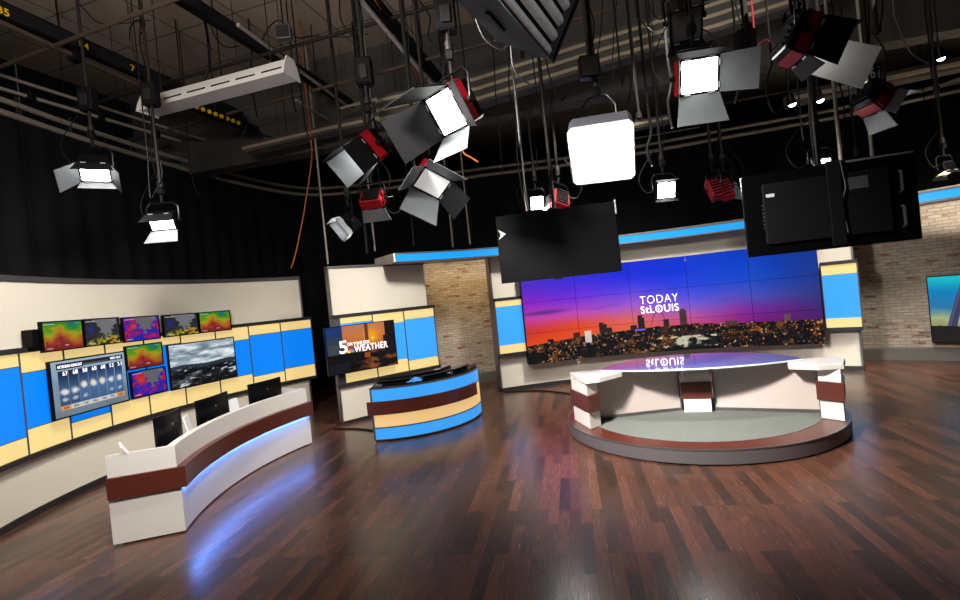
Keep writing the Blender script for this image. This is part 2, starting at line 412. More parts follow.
# ------------------------------------------------------------------ curved monitor wall on the left
LC = (.3516, 7.0462); LR = 6.2737
lw = thing('set_wall', 'curved cream set wall carrying the weather monitors and lit panel band', 'set wall', (-5.9, 7.6, 0))
MB().band(LC, LR, LR + .12, 134.5, 214, .09, 3.03, 60).build('wall_face', 'cream', lw, True)
MB().band(LC, LR - .02, LR + .14, 134.5, 214, 0, .09, 60).build('toe_kick', 'dark_trim', lw, True)
MB().band(LC, LR - .025, LR + .15, 134.3, 214, 3.0, 3.07, 60).build('top_trim', 'metal_trim', lw, True)
MB().band(LC, LR - .02, LR + .12, 134.2, 134.5, .09, 3.0, 2).build('end_trim', 'metal_trim', lw)
MB().band(LC, LR - .085, LR, 132.8, 214, .735, .80, 60).build('ledge', 'dark_trim', lw, True)
MB().band(LC, LR - .085, LR, 132.8, 214, 2.075, 2.145, 60).build('ledge', 'dark_trim', lw, True)
edges = [132.95 + 6.64 * i for i in range(13)]
tops = [1.89, 1.885, 1.82, 1.83, 1.92, 1.825, 1.92, 1.825, 1.917, 1.825, 1.92, 1.825]
bots = [1.06, 1.02, 1.09, 1.085, 1.105, 1.105, 1.01, 1.105, 1.02, 1.105, 1.02, 1.105]
for i in range(12):
    a0, a1 = edges[i] + .1, edges[i + 1] - .1
    MB().band(LC, LR - .055, LR, a0, a1, .80, bots[i], 6).build('light_panel', 'panel_yellow', lw, True)
    MB().band(LC, LR - .055, LR, a0, a1, bots[i] + .012, tops[i] - .012, 6).build('light_panel', 'panel_blue', lw, True)
    MB().band(LC, LR - .055, LR, a0, a1, tops[i], 2.075, 6).build('light_panel', 'panel_yellow', lw, True)
    b = MB(); b.band(LC, LR - .05, LR, a0, a1, bots[i], bots[i] + .012, 6); b.band(LC, LR - .05, LR, a0, a1, tops[i] - .012, tops[i], 6)
    b.build('seam', 'grey_plastic', lw)
b = MB()
for a in edges: b.band(LC, LR - .064, LR, a - .1, a + .1, .80, 2.075, 1)
b.build('divider', 'grey_plastic', lw)

# pictures ---------------------------------------------------------------
def vnoise(U, V, f, seed):
    rng = np.random.default_rng(seed); n = 64; g = rng.random((n, n))
    x = U * f; y = V * f; xi = np.floor(x).astype(int); yi = np.floor(y).astype(int); fx = x - xi; fy = y - yi
    fx = fx * fx * (3 - 2 * fx); fy = fy * fy * (3 - 2 * fy)
    a = g[yi % n, xi % n]; b_ = g[yi % n, (xi + 1) % n]; c = g[(yi + 1) % n, xi % n]; d = g[(yi + 1) % n, (xi + 1) % n]
    return (a * (1 - fx) + b_ * fx) * (1 - fy) + (c * (1 - fx) + d * fx) * fy
def fbm(U, V, f, seed, o=4):
    r = 0; w = 0
    for k in range(o): r = r + vnoise(U, V, f * 2 ** k, seed + k) * .5 ** k; w += .5 ** k
    return r / w
def grad(t, stops):
    xs = [s[0] for s in stops]; return np.stack([np.interp(t, xs, [s[1][c] for s in stops]) for c in range(3)], -1)
def put(img, mask, rgb, a=1.):
    m = (mask * a)[..., None] if hasattr(mask, 'dtype') else a
    return img * (1 - m) + np.array(rgb, float) * m
def box01(U, V, x0, x1, y0, y1): return ((U >= x0) & (U <= x1) & (V >= y0) & (V <= y1)).astype(float)
def captions(img, U, V):
    img = put(img, box01(U, V, .03, .3, .91, .95), (225, 225, 225), .8)
    img = put(img, box01(U, V, .8, .95, .91, .95), (190, 190, 190), .6)
    img = put(img, box01(U, V, .06, .09, .08, .32), (25, 25, 25), .7)
    return put(img, box01(U, V, .06, .22, .04, .08), (210, 210, 210), .7)
def pic_temp(U, V):
    n = fbm(U, V, 5, 3); t = V + (n - .5) * .55 - .25 * np.exp(-((U - .45) / .16) ** 2)
    img = grad(t, [(0, (140, 36, 40)), (.18, (172, 62, 44)), (.38, (190, 120, 34)), (.55, (178, 172, 28)), (.72, (96, 160, 30)), (.88, (40, 140, 60)), (1.05, (30, 120, 130))])
    img = put(img, (np.abs(U - .43 - .4 * (.42 - V) ** 2 * 3) < .012) * (V < .45), (110, 28, 40), .8)
    img = put(img, box01(U, V, .52, .62, .12, .155), (230, 200, 200), .8)
    return captions(img, U, V)
def land(U, V):
    n = fbm(U, V, 12, 11) - .5; m = fbm(U, V, 12, 13) - .5; x = U + n * .16; y = V + m * .16
    P = [(.24, 1.05), (.33, .84), (.40, .70), (.41, .55), (.49, .44), (.53, .30), (.62, .17), (.66, .24), (.60, .34), (.63, .41), (.74, .40), (.77, .52), (.83, .62), (.80, .68), (.95, .78), (.90, .92), (.97, 1.05)]
    ins = np.zeros(U.shape, bool)
    for (x0, y0), (x1, y1) in zip(P, P[1:] + P[:1]):
        if y0 != y1: ins ^= ((y0 > y) != (y1 > y)) & (x < (x1 - x0) * (y - y0) / (y1 - y0) + x0)
    return ins * (.82 + .36 * fbm(U, V, 14, 17))
def pic_radar(U, V):
    n = fbm(U, V, 6, 21); img = np.ones(U.shape + (3,)) * np.array([46, 46, 52]) + (n[..., None] - .5) * 18
    img = put(img, np.clip(land(U, V), 0, 1), (128, 128, 132)); img = put(img, np.clip((n - .55) * 8, 0, 1) * (U < .45) * (V > .35), (40, 46, 150), .8)
    s = np.clip((fbm(U, V, 11, 31) - .45) * 9, 0, 1) * np.clip((.42 - V - .35 * np.abs(U - .7)) * 9, 0, 1)
    img = put(img, s, (196, 190, 40)); img = put(img, np.clip(s * 2 - 1, 0, 1) * np.clip((fbm(U, V, 16, 37) - .5) * 10, 0, 1), (200, 80, 30))
    img = put(img, np.clip((fbm(U, V, 14, 41) - .55) * 9, 0, 1) * np.clip((.45 - V) * 6, 0, 1) * (U < .5), (60, 110, 50), .7)
    return captions(img, U, V)
def pic_wind(U, V, seed=51):
    n = fbm(U, V, 6, seed); img = grad(n, [(.2, (24, 60, 170)), (.4, (40, 40, 190)), (.5, (104, 30, 170)), (.6, (160, 24, 130)), (.75, (214, 40, 60))])
    for x, y, r in ((.27, .62, .10), (.86, .6, .05), (.62, .87, .03)):
        img = put(img, np.exp(-(((U - x) / r) ** 2 + ((V - y) / (r * 1.5)) ** 2)), (226, 70, 50))
    img = put(img, np.clip(land(U, V - .05), 0, 1), (112, 112, 116))
    return captions(img, U, V)
def pic_wind_b(U, V): return pic_wind(U, V, 63)
def pic_town(U, V):
    n = fbm(U * 1.4, V * 3.4, 4, 71); sky = grad(n, [(.25, (104, 122, 136)), (.45, (160, 176, 186)), (.6, (206, 216, 222)), (.75, (236, 242, 244))])
    sky = put(sky, np.clip((.62 - V) * 4, 0, 1), (180, 200, 214), .5)
    hz = .5 + .015 * np.sin(U * 9); hill = ((V < hz)).astype(float); img = put(sky, hill, (44, 54, 66))
    g = fbm(U * 1.6, V * 3.2, 9, 83, 5); g = g + (fbm(U, V, 5, 87) - .5) * .5; town = grad(g, [(.32, (12, 14, 17)), (.5, (28, 31, 36)), (.62, (70, 75, 82)), (.72, (196, 200, 204))])
    m = np.clip((hz - .06 - V) * 14, 0, 1); img = img * (1 - m[..., None]) + town * m[..., None]
    img = put(img, ((np.abs(V - .12 - .5 * (U - .1)) < .03) * (U < .45)), (84, 88, 92), .8)
    return img
def pic_forecast(U, V):
    img = grad(V, [(0, (112, 126, 136)), (.25, (120, 138, 150)), (.6, (128, 152, 174)), (1, (166, 186, 200))]) + (fbm(U, V, 4, 91)[..., None] - .5) * 30
    img = put(img, box01(U, V, .07, .97, .865, .955), (20, 24, 32), .96); img = put(img, box01(U, V, .07, .40, .845, .865), (20, 24, 32), .9)
    img = put(img, box01(U, V, .40, .75, .872, .9) * 1., (120, 140, 156), .5)
    for i in range(7):
        x0 = .08 + .125 * i; x1 = x0 + .118
        cell = box01(U, V, x0, x1, .2, .82); sh = grad(V, [(.2, (62, 96, 140)), (.5, (78, 112, 156)), (.8, (26, 44, 82))])
        if i in (0, 1): sh = sh * .82
        img = img * (1 - cell[..., None]) + sh * cell[..., None]
        cy = .52 if i > 1 else .46
        n = fbm(U, V, 22, 100 + i)
        if i in (2, 3, 4): img = put(img, np.clip(1.6 - np.hypot((U - x0 - .05) / .03, (V - cy) / .05), 0, 1), (236, 190, 120))
        img = put(img, np.clip(1.5 - np.hypot((U - x0 - .062) / (.045 if i < 2 else .035), (V - cy + .02) / .05) + (n - .5), 0, 1), (226, 226, 230))
        if i in (0, 1, 2, 5, 6): img = put(img, np.clip(1.3 - np.hypot((U - x0 - .06) / .035, (V - .3) / .035) + (n - .5), 0, 1), (212, 218, 226), .8)
        lab = box01(U, V, x0 - .003, x1 + .006, .115, .195); img = put(img, lab, (206, 204, 200) if i not in (0, 6) else (214, 150, 88))
    return img
def pic_arch(U, V):
    n = fbm(U, V, 3, 121); img = grad(V + (n - .5) * .3, [(.1, (120, 110, 70)), (.3, (170, 180, 130)), (.5, (44, 120, 170)), (.75, (10, 130, 190)), (1, (20, 190, 200))])
    xl = .30 - .12 * np.cos(np.clip((V - .15) / .85, 0, 1) * 1.57); w = .036 - .012 * V
    xl = .14 + .17 * np.clip(V - .2, 0, 1) ** 1.1
    img = put(img, (np.abs(U - xl) < w).astype(float), (62, 62, 96)); img = put(img, (np.abs(U - xl + w * .5) < w * .25).astype(float), (84, 84, 118))
    xr = .95 - .28 * np.clip((V - .15) / .85, 0, 1) ** 1.6
    img = put(img, (np.abs(U - xr) < w * .8).astype(float), (58, 58, 92))
    h = .2 + .1 * fbm(U, V * 0, 6, 131) - .1 * U
    return put(img, (V < h).astype(float), (34, 28, 26))
def pic_weather(U, V):
    n = fbm(U, V, 4, 141)
    img = grad(V + (n - .5) * .12, [(.0, (18, 14, 12)), (.3, (26, 20, 18)), (.45, (120, 60, 30)), (.6, (190, 110, 50)), (.8, (206, 120, 66)), (1, (186, 120, 90))])
    img = put(img, np.exp(-(((U - .65) / .1) ** 2 + ((V - .72) / .18) ** 2)), (255, 170, 20), .9)
    img = put(img, np.exp(-(((U - .66) / .02) ** 2 + ((V - .67) / .03) ** 2)), (255, 240, 120))
    img = put(img, box01(U, V, .55, .60, .4, 1), (84, 44, 30), .85)
    img = put(img, box01(U, V, 0, .23, .35, 1), (44, 60, 78)); img = put(img, box01(U, V, 0, .23, .78, 1), (26, 56, 110)); img = put(img, box01(U, V, 0.02, .21, .42, .62), (78, 78, 72), .6)
    img = put(img, box01(U, V, .85, 1, .3, 1), (30, 18, 18)); img = put(img, box01(U, V, .82, .86, .3, .7), (40, 22, 18))
    m = (V < .4) * 1.; low = grad(fbm(U * 1.5, V * 2, 5, 151), [(.3, (16, 14, 14)), (.5, (34, 24, 20)), (.58, (110, 60, 32)), (.7, (150, 76, 34))])
    low = low * np.clip((U - .3) * 3, .25, 1)[..., None]; img = img * (1 - m[..., None]) + low * m[..., None]
    img = put(img, box01(U, V, .3, .52, .2, .38), (14, 14, 18)); img = put(img, box01(U, V, .52, .6, .26, .37), (190, 90, 30), .8)
    img = put(img, box01(U, V, 0, .3, 0, .22), (20, 20, 26))
    return img
def skyline_tables():
    rng = np.random.default_rng(5); B = []
    for i in range(150):
        u = rng.random(); base = np.interp(u, [0, .25, .45, .6, .7, 1], [.2, .25, .28, .28, .26, .24]); B.append((u, .004 + rng.random() * .012, base - .05 + rng.random() * .05, rng.integers(14, 46)))
    for u, w, h, c in ((.09, .012, .25, 30), (.19, .012, .29, 44), (.283, .008, .37, 40), (.292, .011, .35, 36), (.31, .012, .31, 36), (.40, .012, .31, 34), (.425, .008, .41, 36), (.428, .012, .385, 34), (.515, .010, .345, 40), (.575, .008, .44, 70), (.575, .012, .42, 62), (.73, .02, .28, 70), (.90, .010, .31, 90)): B.append((u, w, h, c))
    Ls = [(rng.random(), rng.random() * .27, .0009 + rng.random() ** 3 * .0026, rng.random()) for _ in range(1300)]
    return B, Ls
SKB, SKL = skyline_tables()
def pic_skyline(U, V):
    n = fbm(U * 3, V * 1.2, 4, 161)
    rows = [(.22, [(226, 70, 20), (228, 80, 24), (232, 96, 50), (206, 70, 90), (118, 24, 116), (70, 24, 96)]),
            (.36, [(200, 50, 50), (226, 72, 36), (222, 100, 100), (186, 84, 160), (122, 36, 146), (64, 36, 110)]),
            (.50, [(196, 62, 156), (190, 74, 184), (164, 90, 204), (112, 88, 216), (78, 76, 184), (46, 54, 124)]),
            (.68, [(136, 32, 196), (110, 44, 216), (88, 64, 226), (44, 68, 220), (22, 72, 196), (26, 54, 138)]),
            (.84, [(80, 40, 196), (60, 40, 216), (24, 40, 220), (4, 54, 216), (2, 66, 200), (12, 50, 138)]),
            (1.0, [(70, 58, 196), (26, 40, 206), (2, 38, 216), (0, 54, 206), (2, 58, 186), (14, 48, 136)])]
    xs = np.linspace(0, 1, 6); vs_ = [r[0] for r in rows]
    img = np.zeros(U.shape + (3,))
    for c in range(3):
        rv = np.stack([np.interp(U, xs, [k[c] for k in r[1]]) for r in rows], 0)
        t = np.clip(np.interp(V + (n - .5) * .07, vs_, range(6)), 0, 4.999); i = t.astype(int); f = t - i
        img[..., c] = np.take_along_axis(rv, i[None], 0)[0] * (1 - f) + np.take_along_axis(rv, i[None] + 1, 0)[0] * f
    s = np.exp(-((V - .545 - .03 * (U - .05)) / (.018 + .012 * (n - .5))) ** 2) * np.clip(1 - np.abs(U - .08) / .12, 0, 1)
    img = put(img, np.clip(s * 1.4, 0, 1), (84, 40, 130), .8)
    s = np.exp(-((V - .53 - .3 * np.abs(U - .27)) / .02) ** 2) * np.clip(1 - np.abs(U - .28) / .1, 0, 1); img = put(img, s, (120, 60, 180), .6)
    s = np.exp(-((V - .5 - .35 * (U - .7)) / .02) ** 2) * np.clip(1 - np.abs(U - .74) / .1, 0, 1); img = put(img, s, (90, 60, 170), .55)
    hor = np.interp(U, [0, .25, .45, .6, .7, 1], [.2, .25, .27, .27, .25, .24])
    arch = np.abs(V - (.28 + .17 * (1 - ((U - .49) / .028) ** 2))) < .012
    img = put(img, (arch & (np.abs(U - .49) < .0285)).astype(float), (110, 60, 70))
    for u, w, h, c in SKB: img = put(img, ((np.abs(U - u) < w) & (V < h)).astype(float), (c + 10, c * .8, c * .85))
    g = fbm(U * 3, V * 1.5, 14, 171)
    city = grad(g, [(.3, (6, 6, 10)), (.52, (20, 15, 14)), (.62, (52, 32, 18)), (.75, (110, 64, 30))]); m = (V < hor) * 1.
    img = img * (1 - m[..., None]) + city * m[..., None]
    for u, v, r, k in SKL:
        sel = np.exp(-(((U - u) / r) ** 2 + ((V - v) / (r * 3)) ** 2)) * (.35 + .65 * (k * 7 % 1))
        if sel.max() > .02:
            vv = np.interp(u, [0, .25, .45, .6, .7, 1], [.2, .25, .27, .27, .25, .24])
            if v < vv: img = put(img, sel, (255, 190, 110) if k < .45 else ((255, 130, 40) if k < .85 else (250, 246, 236)))
    img = put(img, box01(U, V, .22, .243, .17, .3), (226, 214, 204), .9); img = put(img, box01(U, V, .405, .44, .245, .262), (120, 110, 255), .95)
    st = np.clip((fbm(U * 5, V * 3, 9, 181) - .42) * 7, 0, 1) * box01(U, V, .46, .68, .03, .15); img = put(img, st, (222, 218, 190), .85)
    img = put(img, np.clip((fbm(U * 3, V * 2, 7, 191) - .5) * 12, 0, 1) * (V < .13), (10, 14, 12), .9)
    img = put(img, box01(U, V, .47, .66, .17, .215), (30, 26, 30), .8)
    return img

# screens on the monitor wall ----------------------------------------------
def wall_screen(name, label, cat, a0, a1, z0, z1, paint, nu, nv, group=None, off=.16, m='picture_screen', extra=None):
    """flat monitor on a bracket, spanning wall angles a0..a1 (degrees, seen left to right)"""
    p = Vector((LC[0] + (LR - off) * math.cos(R(a0)), LC[1] + (LR - off) * math.sin(R(a0)), z0))
    q = Vector((LC[0] + (LR - off) * math.cos(R(a1)), LC[1] + (LR - off) * math.sin(R(a1)), z0))
    t = thing(name, label, cat, (p + q) / 2, group); w = (q - p).length; M = frame(p, q - p)
    fr = .018
    b = MB(); b.M = M; b.box(0, w, 0, .045, 0, z1 - z0, .006); b.build('casing', 'black_plastic', t)
    b = MB(); b.M = M
    for x0, x1, y0, y1 in ((0, w, 0, fr), (0, w, z1 - z0 - fr, z1 - z0), (0, fr, fr, z1 - z0 - fr), (w - fr, w, fr, z1 - z0 - fr)): b.box(x0, x1, -.012, .002, y0, y1)
    b.build('bezel', 'black_plastic', t)
    b = MB(); b.M = M; b.box(w * .3, w * .7, .045, off - .03, (z1 - z0) * .3, (z1 - z0) * .7); b.build('bracket', 'black_matte', t)
    M2 = M @ Matrix.Translation((fr, -.003, fr))
    sc = picture_grid(M2, w - 2 * fr, z1 - z0 - 2 * fr, nu, nv, paint, 'screen', m, t)
    if extra: extra(M2, w - 2 * fr, z1 - z0 - 2 * fr, sc)
    return t
G5 = 'row of small map monitors along the top of the wall'
wall_screen('map_monitor', 'small monitor with yellow and red heat map, first of the top row', 'monitor', 183.65, 177.1, 2.045, 2.455, pic_temp, 110, 66, m='picture_dim')
wall_screen('map_monitor', 'small monitor with grey radar map, second in the top row', 'monitor', 176.95, 170.9, 2.048, 2.458, pic_radar, 110, 66, m='picture_dim')
wall_screen('map_monitor', 'small monitor with purple and grey map in the middle of the top row', 'monitor', 170.4, 163.9, 2.04, 2.447, pic_wind, 110, 66, m='picture_dim')
wall_screen('map_monitor', 'small monitor with grey radar map, fourth in the top row', 'monitor', 163.2, 156.6, 2.045, 2.44, pic_radar, 110, 66, m='picture_dim')
wall_screen('map_monitor', 'small monitor with yellow and red heat map, last of the top row', 'monitor', 156.45, 150.2, 2.045, 2.44, pic_temp, 110, 66, m='picture_dim')
wall_screen('map_monitor', 'small heat map monitor standing above the purple one between the two large screens', 'monitor', 170.0, 163.5, 1.592, 1.985, pic_temp, 110, 66, off=.12, m='picture_dim')
wall_screen('map_monitor', 'small purple map monitor below the heat map between the two large screens', 'monitor', 169.6, 163.3, 1.13, 1.56, pic_wind_b, 110, 66, off=.12, m='picture_dim')
def forecast_text(M, w, h, sc):
    def L_(s, x, y, hh, m='title_white', wd=None): lettering(s, M @ Matrix.Translation((x * w, -.002, y * h)), hh * h, m, 'caption', sc, wd and wd * w, .0, .003)
    L_('EXTENDED FORECAST', .085, .875, .05, wd=.3); L_('WED 10:17', .78, .89, .045, wd=.16)
    for i, (d, tmp) in enumerate(zip(('SUN', 'MON', 'TUE', 'WED', 'THU', 'FRI', 'SAT'), ('67', '68', '58', '60', '68', '53', '51'))):
        x0 = .08 + .125 * i; L_(tmp, x0 + .055, .735, .075, wd=.058); L_(d, x0 + .03, .135, .04, 'black_matte', .06)
wall_screen('forecast_screen', 'large screen showing a seven day forecast of blue cells', 'screen', 183.1, 170.55, 1.132, 1.92, pic_forecast, 200, 110, extra=forecast_text)
wall_screen('skycam_screen', 'large screen showing grey clouds over a dark town', 'screen', 162.9, 150.0, 1.112, 1.91, pic_town, 220, 120)
b = MB(); b.band(LC, LR - .16, LR - .03, 184.1, 185.0, 2.11, 2.36, 2)
tag(b.build('speaker_box', 'black_plastic'), 'small black box on the wall beside the first map monitor', 'speaker')

# ------------------------------------------------------------------ long curved anchor bench
BC = (.8157, 6.6768); BR = 4.3938; A0, A1 = 153.5, 195.6
bench = thing('curved_bench', 'long curved white desk with brown band and blue glow, three monitors behind its rim', 'desk', (-3.9, 6.7, 0))
MB().band(BC, BR + .03, BR + .6, A0 + .3, A1 - .3, 0, .02, 40).build('toe_kick', 'black_matte', bench, True)
MB().band(BC, BR - .01, BR + .1, A0, A1, .02, .56, 40).build('front_panel', 'desk_white', bench, True)
MB().band(BC, BR + .012, BR + .1, A0, A1, .70, .945, 40).build('parapet', 'desk_white', bench, True)
b = MB(); b.band(BC, BR - .075, BR + .09, A0 - .55, A1 + .3, .515, .715, 40); b.band(BC, BR - .075, BR - .062, A0 - .55, A1 + .3, .493, .515, 40); b.build('wood_band', 'brown_wood', bench, True)
MB().band(BC, BR - .05, BR - .015, A0, A1, .502, .514, 40).build('led_strip', 'led_blue', bench)
MB().band(BC, BR + .1, BR + .6, A0, A1, .72, .76, 40).build('worktop', 'grey_plastic', bench, True)
for a, s in ((A1, 1), (A0, -1)):
    aa, ab = (a, a + .5) if s > 0 else (a - .5, a)
    ep = MB(); ep.band(BC, BR - .01, BR + .665, aa, ab, .02, .56, 2); ep.band(BC, BR + .012, BR + .655, aa, ab, .70, .945, 2); ep.build('end_panel', 'desk_white', bench)
    MB().band(BC, BR - .075, BR + .66, aa - .45 * (s < 0), ab + .45 * (s > 0), .495, .715, 2).build('wood_band', 'brown_wood', bench)
MB().band(BC, BR + .5, BR + .6, A0, A1, .02, .72, 40).build('back_panel', 'desk_white', bench, True)
def desk_monitor(a, label, w=.70, z0=.80, z1=1.20, tilt=0):
    r = BR + .3
    c = Vector((BC[0] + r * math.cos(R(a)), BC[1] + r * math.sin(R(a)), .76)); tang = Vector((math.sin(R(a)), -math.cos(R(a)), 0))
    t = thing('desk_monitor', label, 'monitor', c, 'monitors behind the rim of the curved desk')
    M = frame(c, tang)
    # curved back towards the studio: local -y is towards the room
    b = MB(); b.M = M; n = 10; vs = []; fs = []
    for i in range(n + 1):
        x = -w / 2 + w * i / n; y = .03 * (1 - (2 * x / w) ** 2)
        vs += [(x, -y, z0 - .76), (x, -y, z1 - .76), (x, -y + .03, z1 - .76), (x, -y + .03, z0 - .76)]
    for i in range(n):
        o = 4 * i
        for q in range(4): fs.append((o + q, o + (q + 1) % 4, o + 4 + (q + 1) % 4, o + 4 + q))
    fs += [(0, 3, 2, 1), (4 * n, 4 * n + 1, 4 * n + 2, 4 * n + 3)]
    b.add(vs, fs).build('housing', 'black_plastic', t, True)
    b = MB(); b.M = M; b.box(-w / 2 + .01, w / 2 - .01, .031, .036, z0 - .75, z1 - .77); b.build('screen', 'screen_off', t)
    b = MB(); b.M = M; b.cyl((0, -.031, .3), (0, -.036, .3), .012, 12); b.build('badge', 'silver_metal', t)
    b = MB(); b.M = M; b.box(-.03, .03, .03, .06, 0.01, .2); b.box(-.12, .12, -.06, .14, 0, .012, .004); b.build('stand', 'black_plastic', t)
    return t
desk_monitor(187.3, 'black monitor seen from behind, nearest the end panel of the curved desk', .62)
desk_monitor(174.6, 'black monitor seen from behind, middle of the three on the curved desk')
desk_monitor(160.3, 'black monitor seen from behind, farthest along the curved desk')
def sheet(a, label, w, h, lean, z=.76, rr=.3, turn=0):
    r = BR + rr; c = Vector((BC[0] + r * math.cos(R(a)), BC[1] + r * math.sin(R(a)), z)); tang = Matrix.Rotation(R(turn), 3, 'Z') @ Vector((math.sin(R(a)), -math.cos(R(a)), 0))
    t = thing('script_holder', label, 'script holder', c, 'white script holders on the curved desk')
    b = MB(); b.M = frame(c, tang) @ Matrix.Rotation(R(lean), 4, 'X'); b.box(-w / 2, w / 2, -.01, .01, 0.0, h, .003); b.build('board', 'paper', t)
    b = MB(); b.M = frame(c, tang); b.box(-w / 2, w / 2, -.05, .08, 0, .012, .004); b.build('foot', 'grey_plastic', t)
sheet(193.9, 'white tilted script holder near the end panel of the curved desk', .32, .30, -30, turn=25, rr=.42)
sheet(181.2, 'white script holder between the first and middle desk monitors', .2, .3, -12, turn=15)
sheet(168.6, 'white script holder between the middle and far desk monitors', .2, .3, -12)
b = MB(); b.M = Matrix.Identity(4)
a = 179.2; c = Vector((BC[0] + (BR + .2) * math.cos(R(a)), BC[1] + (BR + .2) * math.sin(R(a)), .76))
mc = thing('desk_microphone', 'small black gooseneck microphone on the curved desk by the middle monitor', 'microphone', c)
MB().cyl(c, c + Vector((0, 0, .015)), .045, 14).build('base', 'black_plastic', mc)
MB().tube([c + Vector((0, 0, .01)), c + Vector((.0, 0, .14)), c + Vector((.03, .04, .21)), c + Vector((.07, .09, .225))], .006, 6).build('gooseneck', 'black_plastic', mc, True)
MB().tube([c + Vector((.06, .08, .225)), c + Vector((.1, .13, .215))], .014, 8).build('capsule', 'black_plastic', mc, True)

# ------------------------------------------------------------------ weather set wall with its screen
WA = Vector((-2.858, 9.827, 0)); WD = Vector((1.81, 1.475, 0)).normalized()
WM = frame(WA, WD)
ww = thing('set_wall', 'straight cream set wall behind the weather screen with lit panels', 'set wall', WA + WD * 1.1)
def wbox(name, m, x0, x1, y0, y1, z0, z1, ch=0): b = MB(); b.M = WM; b.box(x0, x1, y0, y1, z0, z1, ch); return b.build(name, m, ww)
wbox('wall_face', 'cream', 0, 2.18, 0, .12, .07, 3.03)
wbox('toe_kick', 'dark_trim', -.01, 2.19, -.01, .13, 0, .07)
wbox('top_trim', 'metal_trim', -.02, 2.2, -.02, .14, 3.03, 3.08)
wbox('end_trim', 'metal_trim', -.025, 0, -.012, .12, .07, 3.03)
wbox('ledge', 'dark_trim', -.06, 2.33, -.075, .02, .735, .80)
wbox('ledge', 'dark_trim', -.06, 2.33, -.075, .02, 2.06, 2.13)
wbox('end_return', 'grey_plastic', -.04, .09, -.06, .02, .80, 2.06)
wx = [.10, .80, 1.53, 2.30]
wt = [1.95, 1.84, 1.88]; wb = [1.02, 1.06, .99]
for i in range(3):
    x0, x1 = wx[i] + .012, wx[i + 1] - .012
    wbox('light_panel', 'panel_yellow', x0, x1, -.055, 0, .80, wb[i]); wbox('light_panel', 'panel_blue_pale', x0, x1, -.055, 0, wb[i] + .012, wt[i] - .012); wbox('light_panel', 'panel_yellow', x0, x1, -.055, 0, wt[i], 2.06)
for x in wx: wbox('divider', 'grey_plastic', x - .012, x + .012, -.062, 0, .80, 2.06)
ts = thing('weather_screen', 'large screen with the weather title over an orange sunset', 'screen', WA + WD * .45 + Vector((0, 0, .98)))
TM = WM @ Matrix.Translation((-.29, -.22, 1.0)); TW, TH = 1.475, .915
b = MB(); b.M = TM; b.box(0, TW, 0, .05, 0, TH, .006); b.build('casing', 'black_plastic', ts)
b = MB(); b.M = TM; b.box(.35, TW - .35, .05, .165, .3, .6); b.build('bracket', 'black_matte', ts)
b = MB(); b.M = TM
for x0, x1, z0, z1 in ((0, TW, 0, .014), (0, TW, TH - .014, TH), (0, .014, .014, TH - .014), (TW - .014, TW, .014, TH - .014)): b.box(x0, x1, -.01, .002, z0, z1)
b.build('bezel', 'black_plastic', ts)
TM2 = TM @ Matrix.Translation((.014, -.003, .014)); tw, th = TW - .028, TH - .028
wsc = picture_grid(TM2, tw, th, 240, 150, pic_weather, 'screen', 'picture_screen', ts)
def wl(s, x, y, h, w): lettering(s, TM2 @ Matrix.Translation((x * tw, -.004, y * th)), h * th, 'title_white', 'caption', wsc, w * tw, .012, .003)
wl('5', .165, .42, .27, .115); wl('ON YOUR SIDE', .285, .565, .07, .32); wl('WEATHER', .375, .41, .145, .5)
for i, mname in enumerate(('pc_y', 'pc_o', 'pc_r', 'pc_p', 'pc_b', 'pc_g')):
    b = MB(); b.M = TM2 @ Matrix.Translation((.325 * tw, -.004, .425 * th)); a = R(170 - i * 32); d = (math.cos(a), math.sin(a)); q = (-d[1], d[0])
    pts = [(0, 0), (d[0] * .05 + q[0] * .016, d[1] * .05 + q[1] * .016), (d[0] * .07 + q[0] * .008, d[1] * .07 + q[1] * .008), (d[0] * .07 - q[0] * .008, d[1] * .07 - q[1] * .008), (d[0] * .05 - q[0] * .016, d[1] * .05 - q[1] * .016)]
    b.add([(x, 0, z) for x, z in pts] + [(x, -.003, z) for x, z in pts], [tuple(range(5)), tuple(range(9, 4, -1))] + [(k, 5 + k, 5 + (k + 1) % 5, (k + 1) % 5) for k in range(5)])
    b.build('feather', mname, wsc)

# ------------------------------------------------------------------ weather kiosk
KC = (-1.6642, 9.8171); KR = 1.4844; KA0, KA1 = -100.8, -2
ks = thing('weather_kiosk', 'small bowed desk with blue and amber lit bands and a brown board', 'desk', (-1.1, 8.8, 0))
def kpt(r, a, z=0): return Vector((KC[0] + r * math.cos(R(a)), KC[1] + r * math.sin(R(a)), z))
def kband(name, m, r0, r1, z0, z1, a0=KA0, a1=KA1): return MB().band(KC, r0, r1, a0, a1, z0, z1, 28).build(name, m, ks, True)
kband('toe_kick', 'black_matte', KR - .3, KR - .015, 0, .025)
kband('light_band', 'panel_blue_pale', KR - .06, KR, .03, .215)
kband('light_band', 'panel_amber', KR - .06, KR, .23, .62)
kband('light_band', 'panel_blue_pale', KR - .06, KR, .64, .855)
b = MB()
for z0, z1 in ((.02, .035), (.213, .232), (.618, .642), (.853, .885)): b.band(KC, KR - .07, KR + .006, KA0 - .3, KA1 + .3, z0, z1, 28)
for a in (KA0, KA1): b.band(KC, KR - .08, KR + .008, a - .6, a + .6, .04, .88, 1)
b.build('edge_trim', 'metal_trim', ks)
kband('wood_board', 'brown_wood', KR + .03, KR + .065, .445, .665, KA0 - 2.3, KA1 - 19)
b = MB()
for a in (-95, -55, -20): b.band(KC, KR - .01, KR + .035, a - 2, a + 2, .5, .6, 1)
b.build('standoff', 'metal_trim', ks)
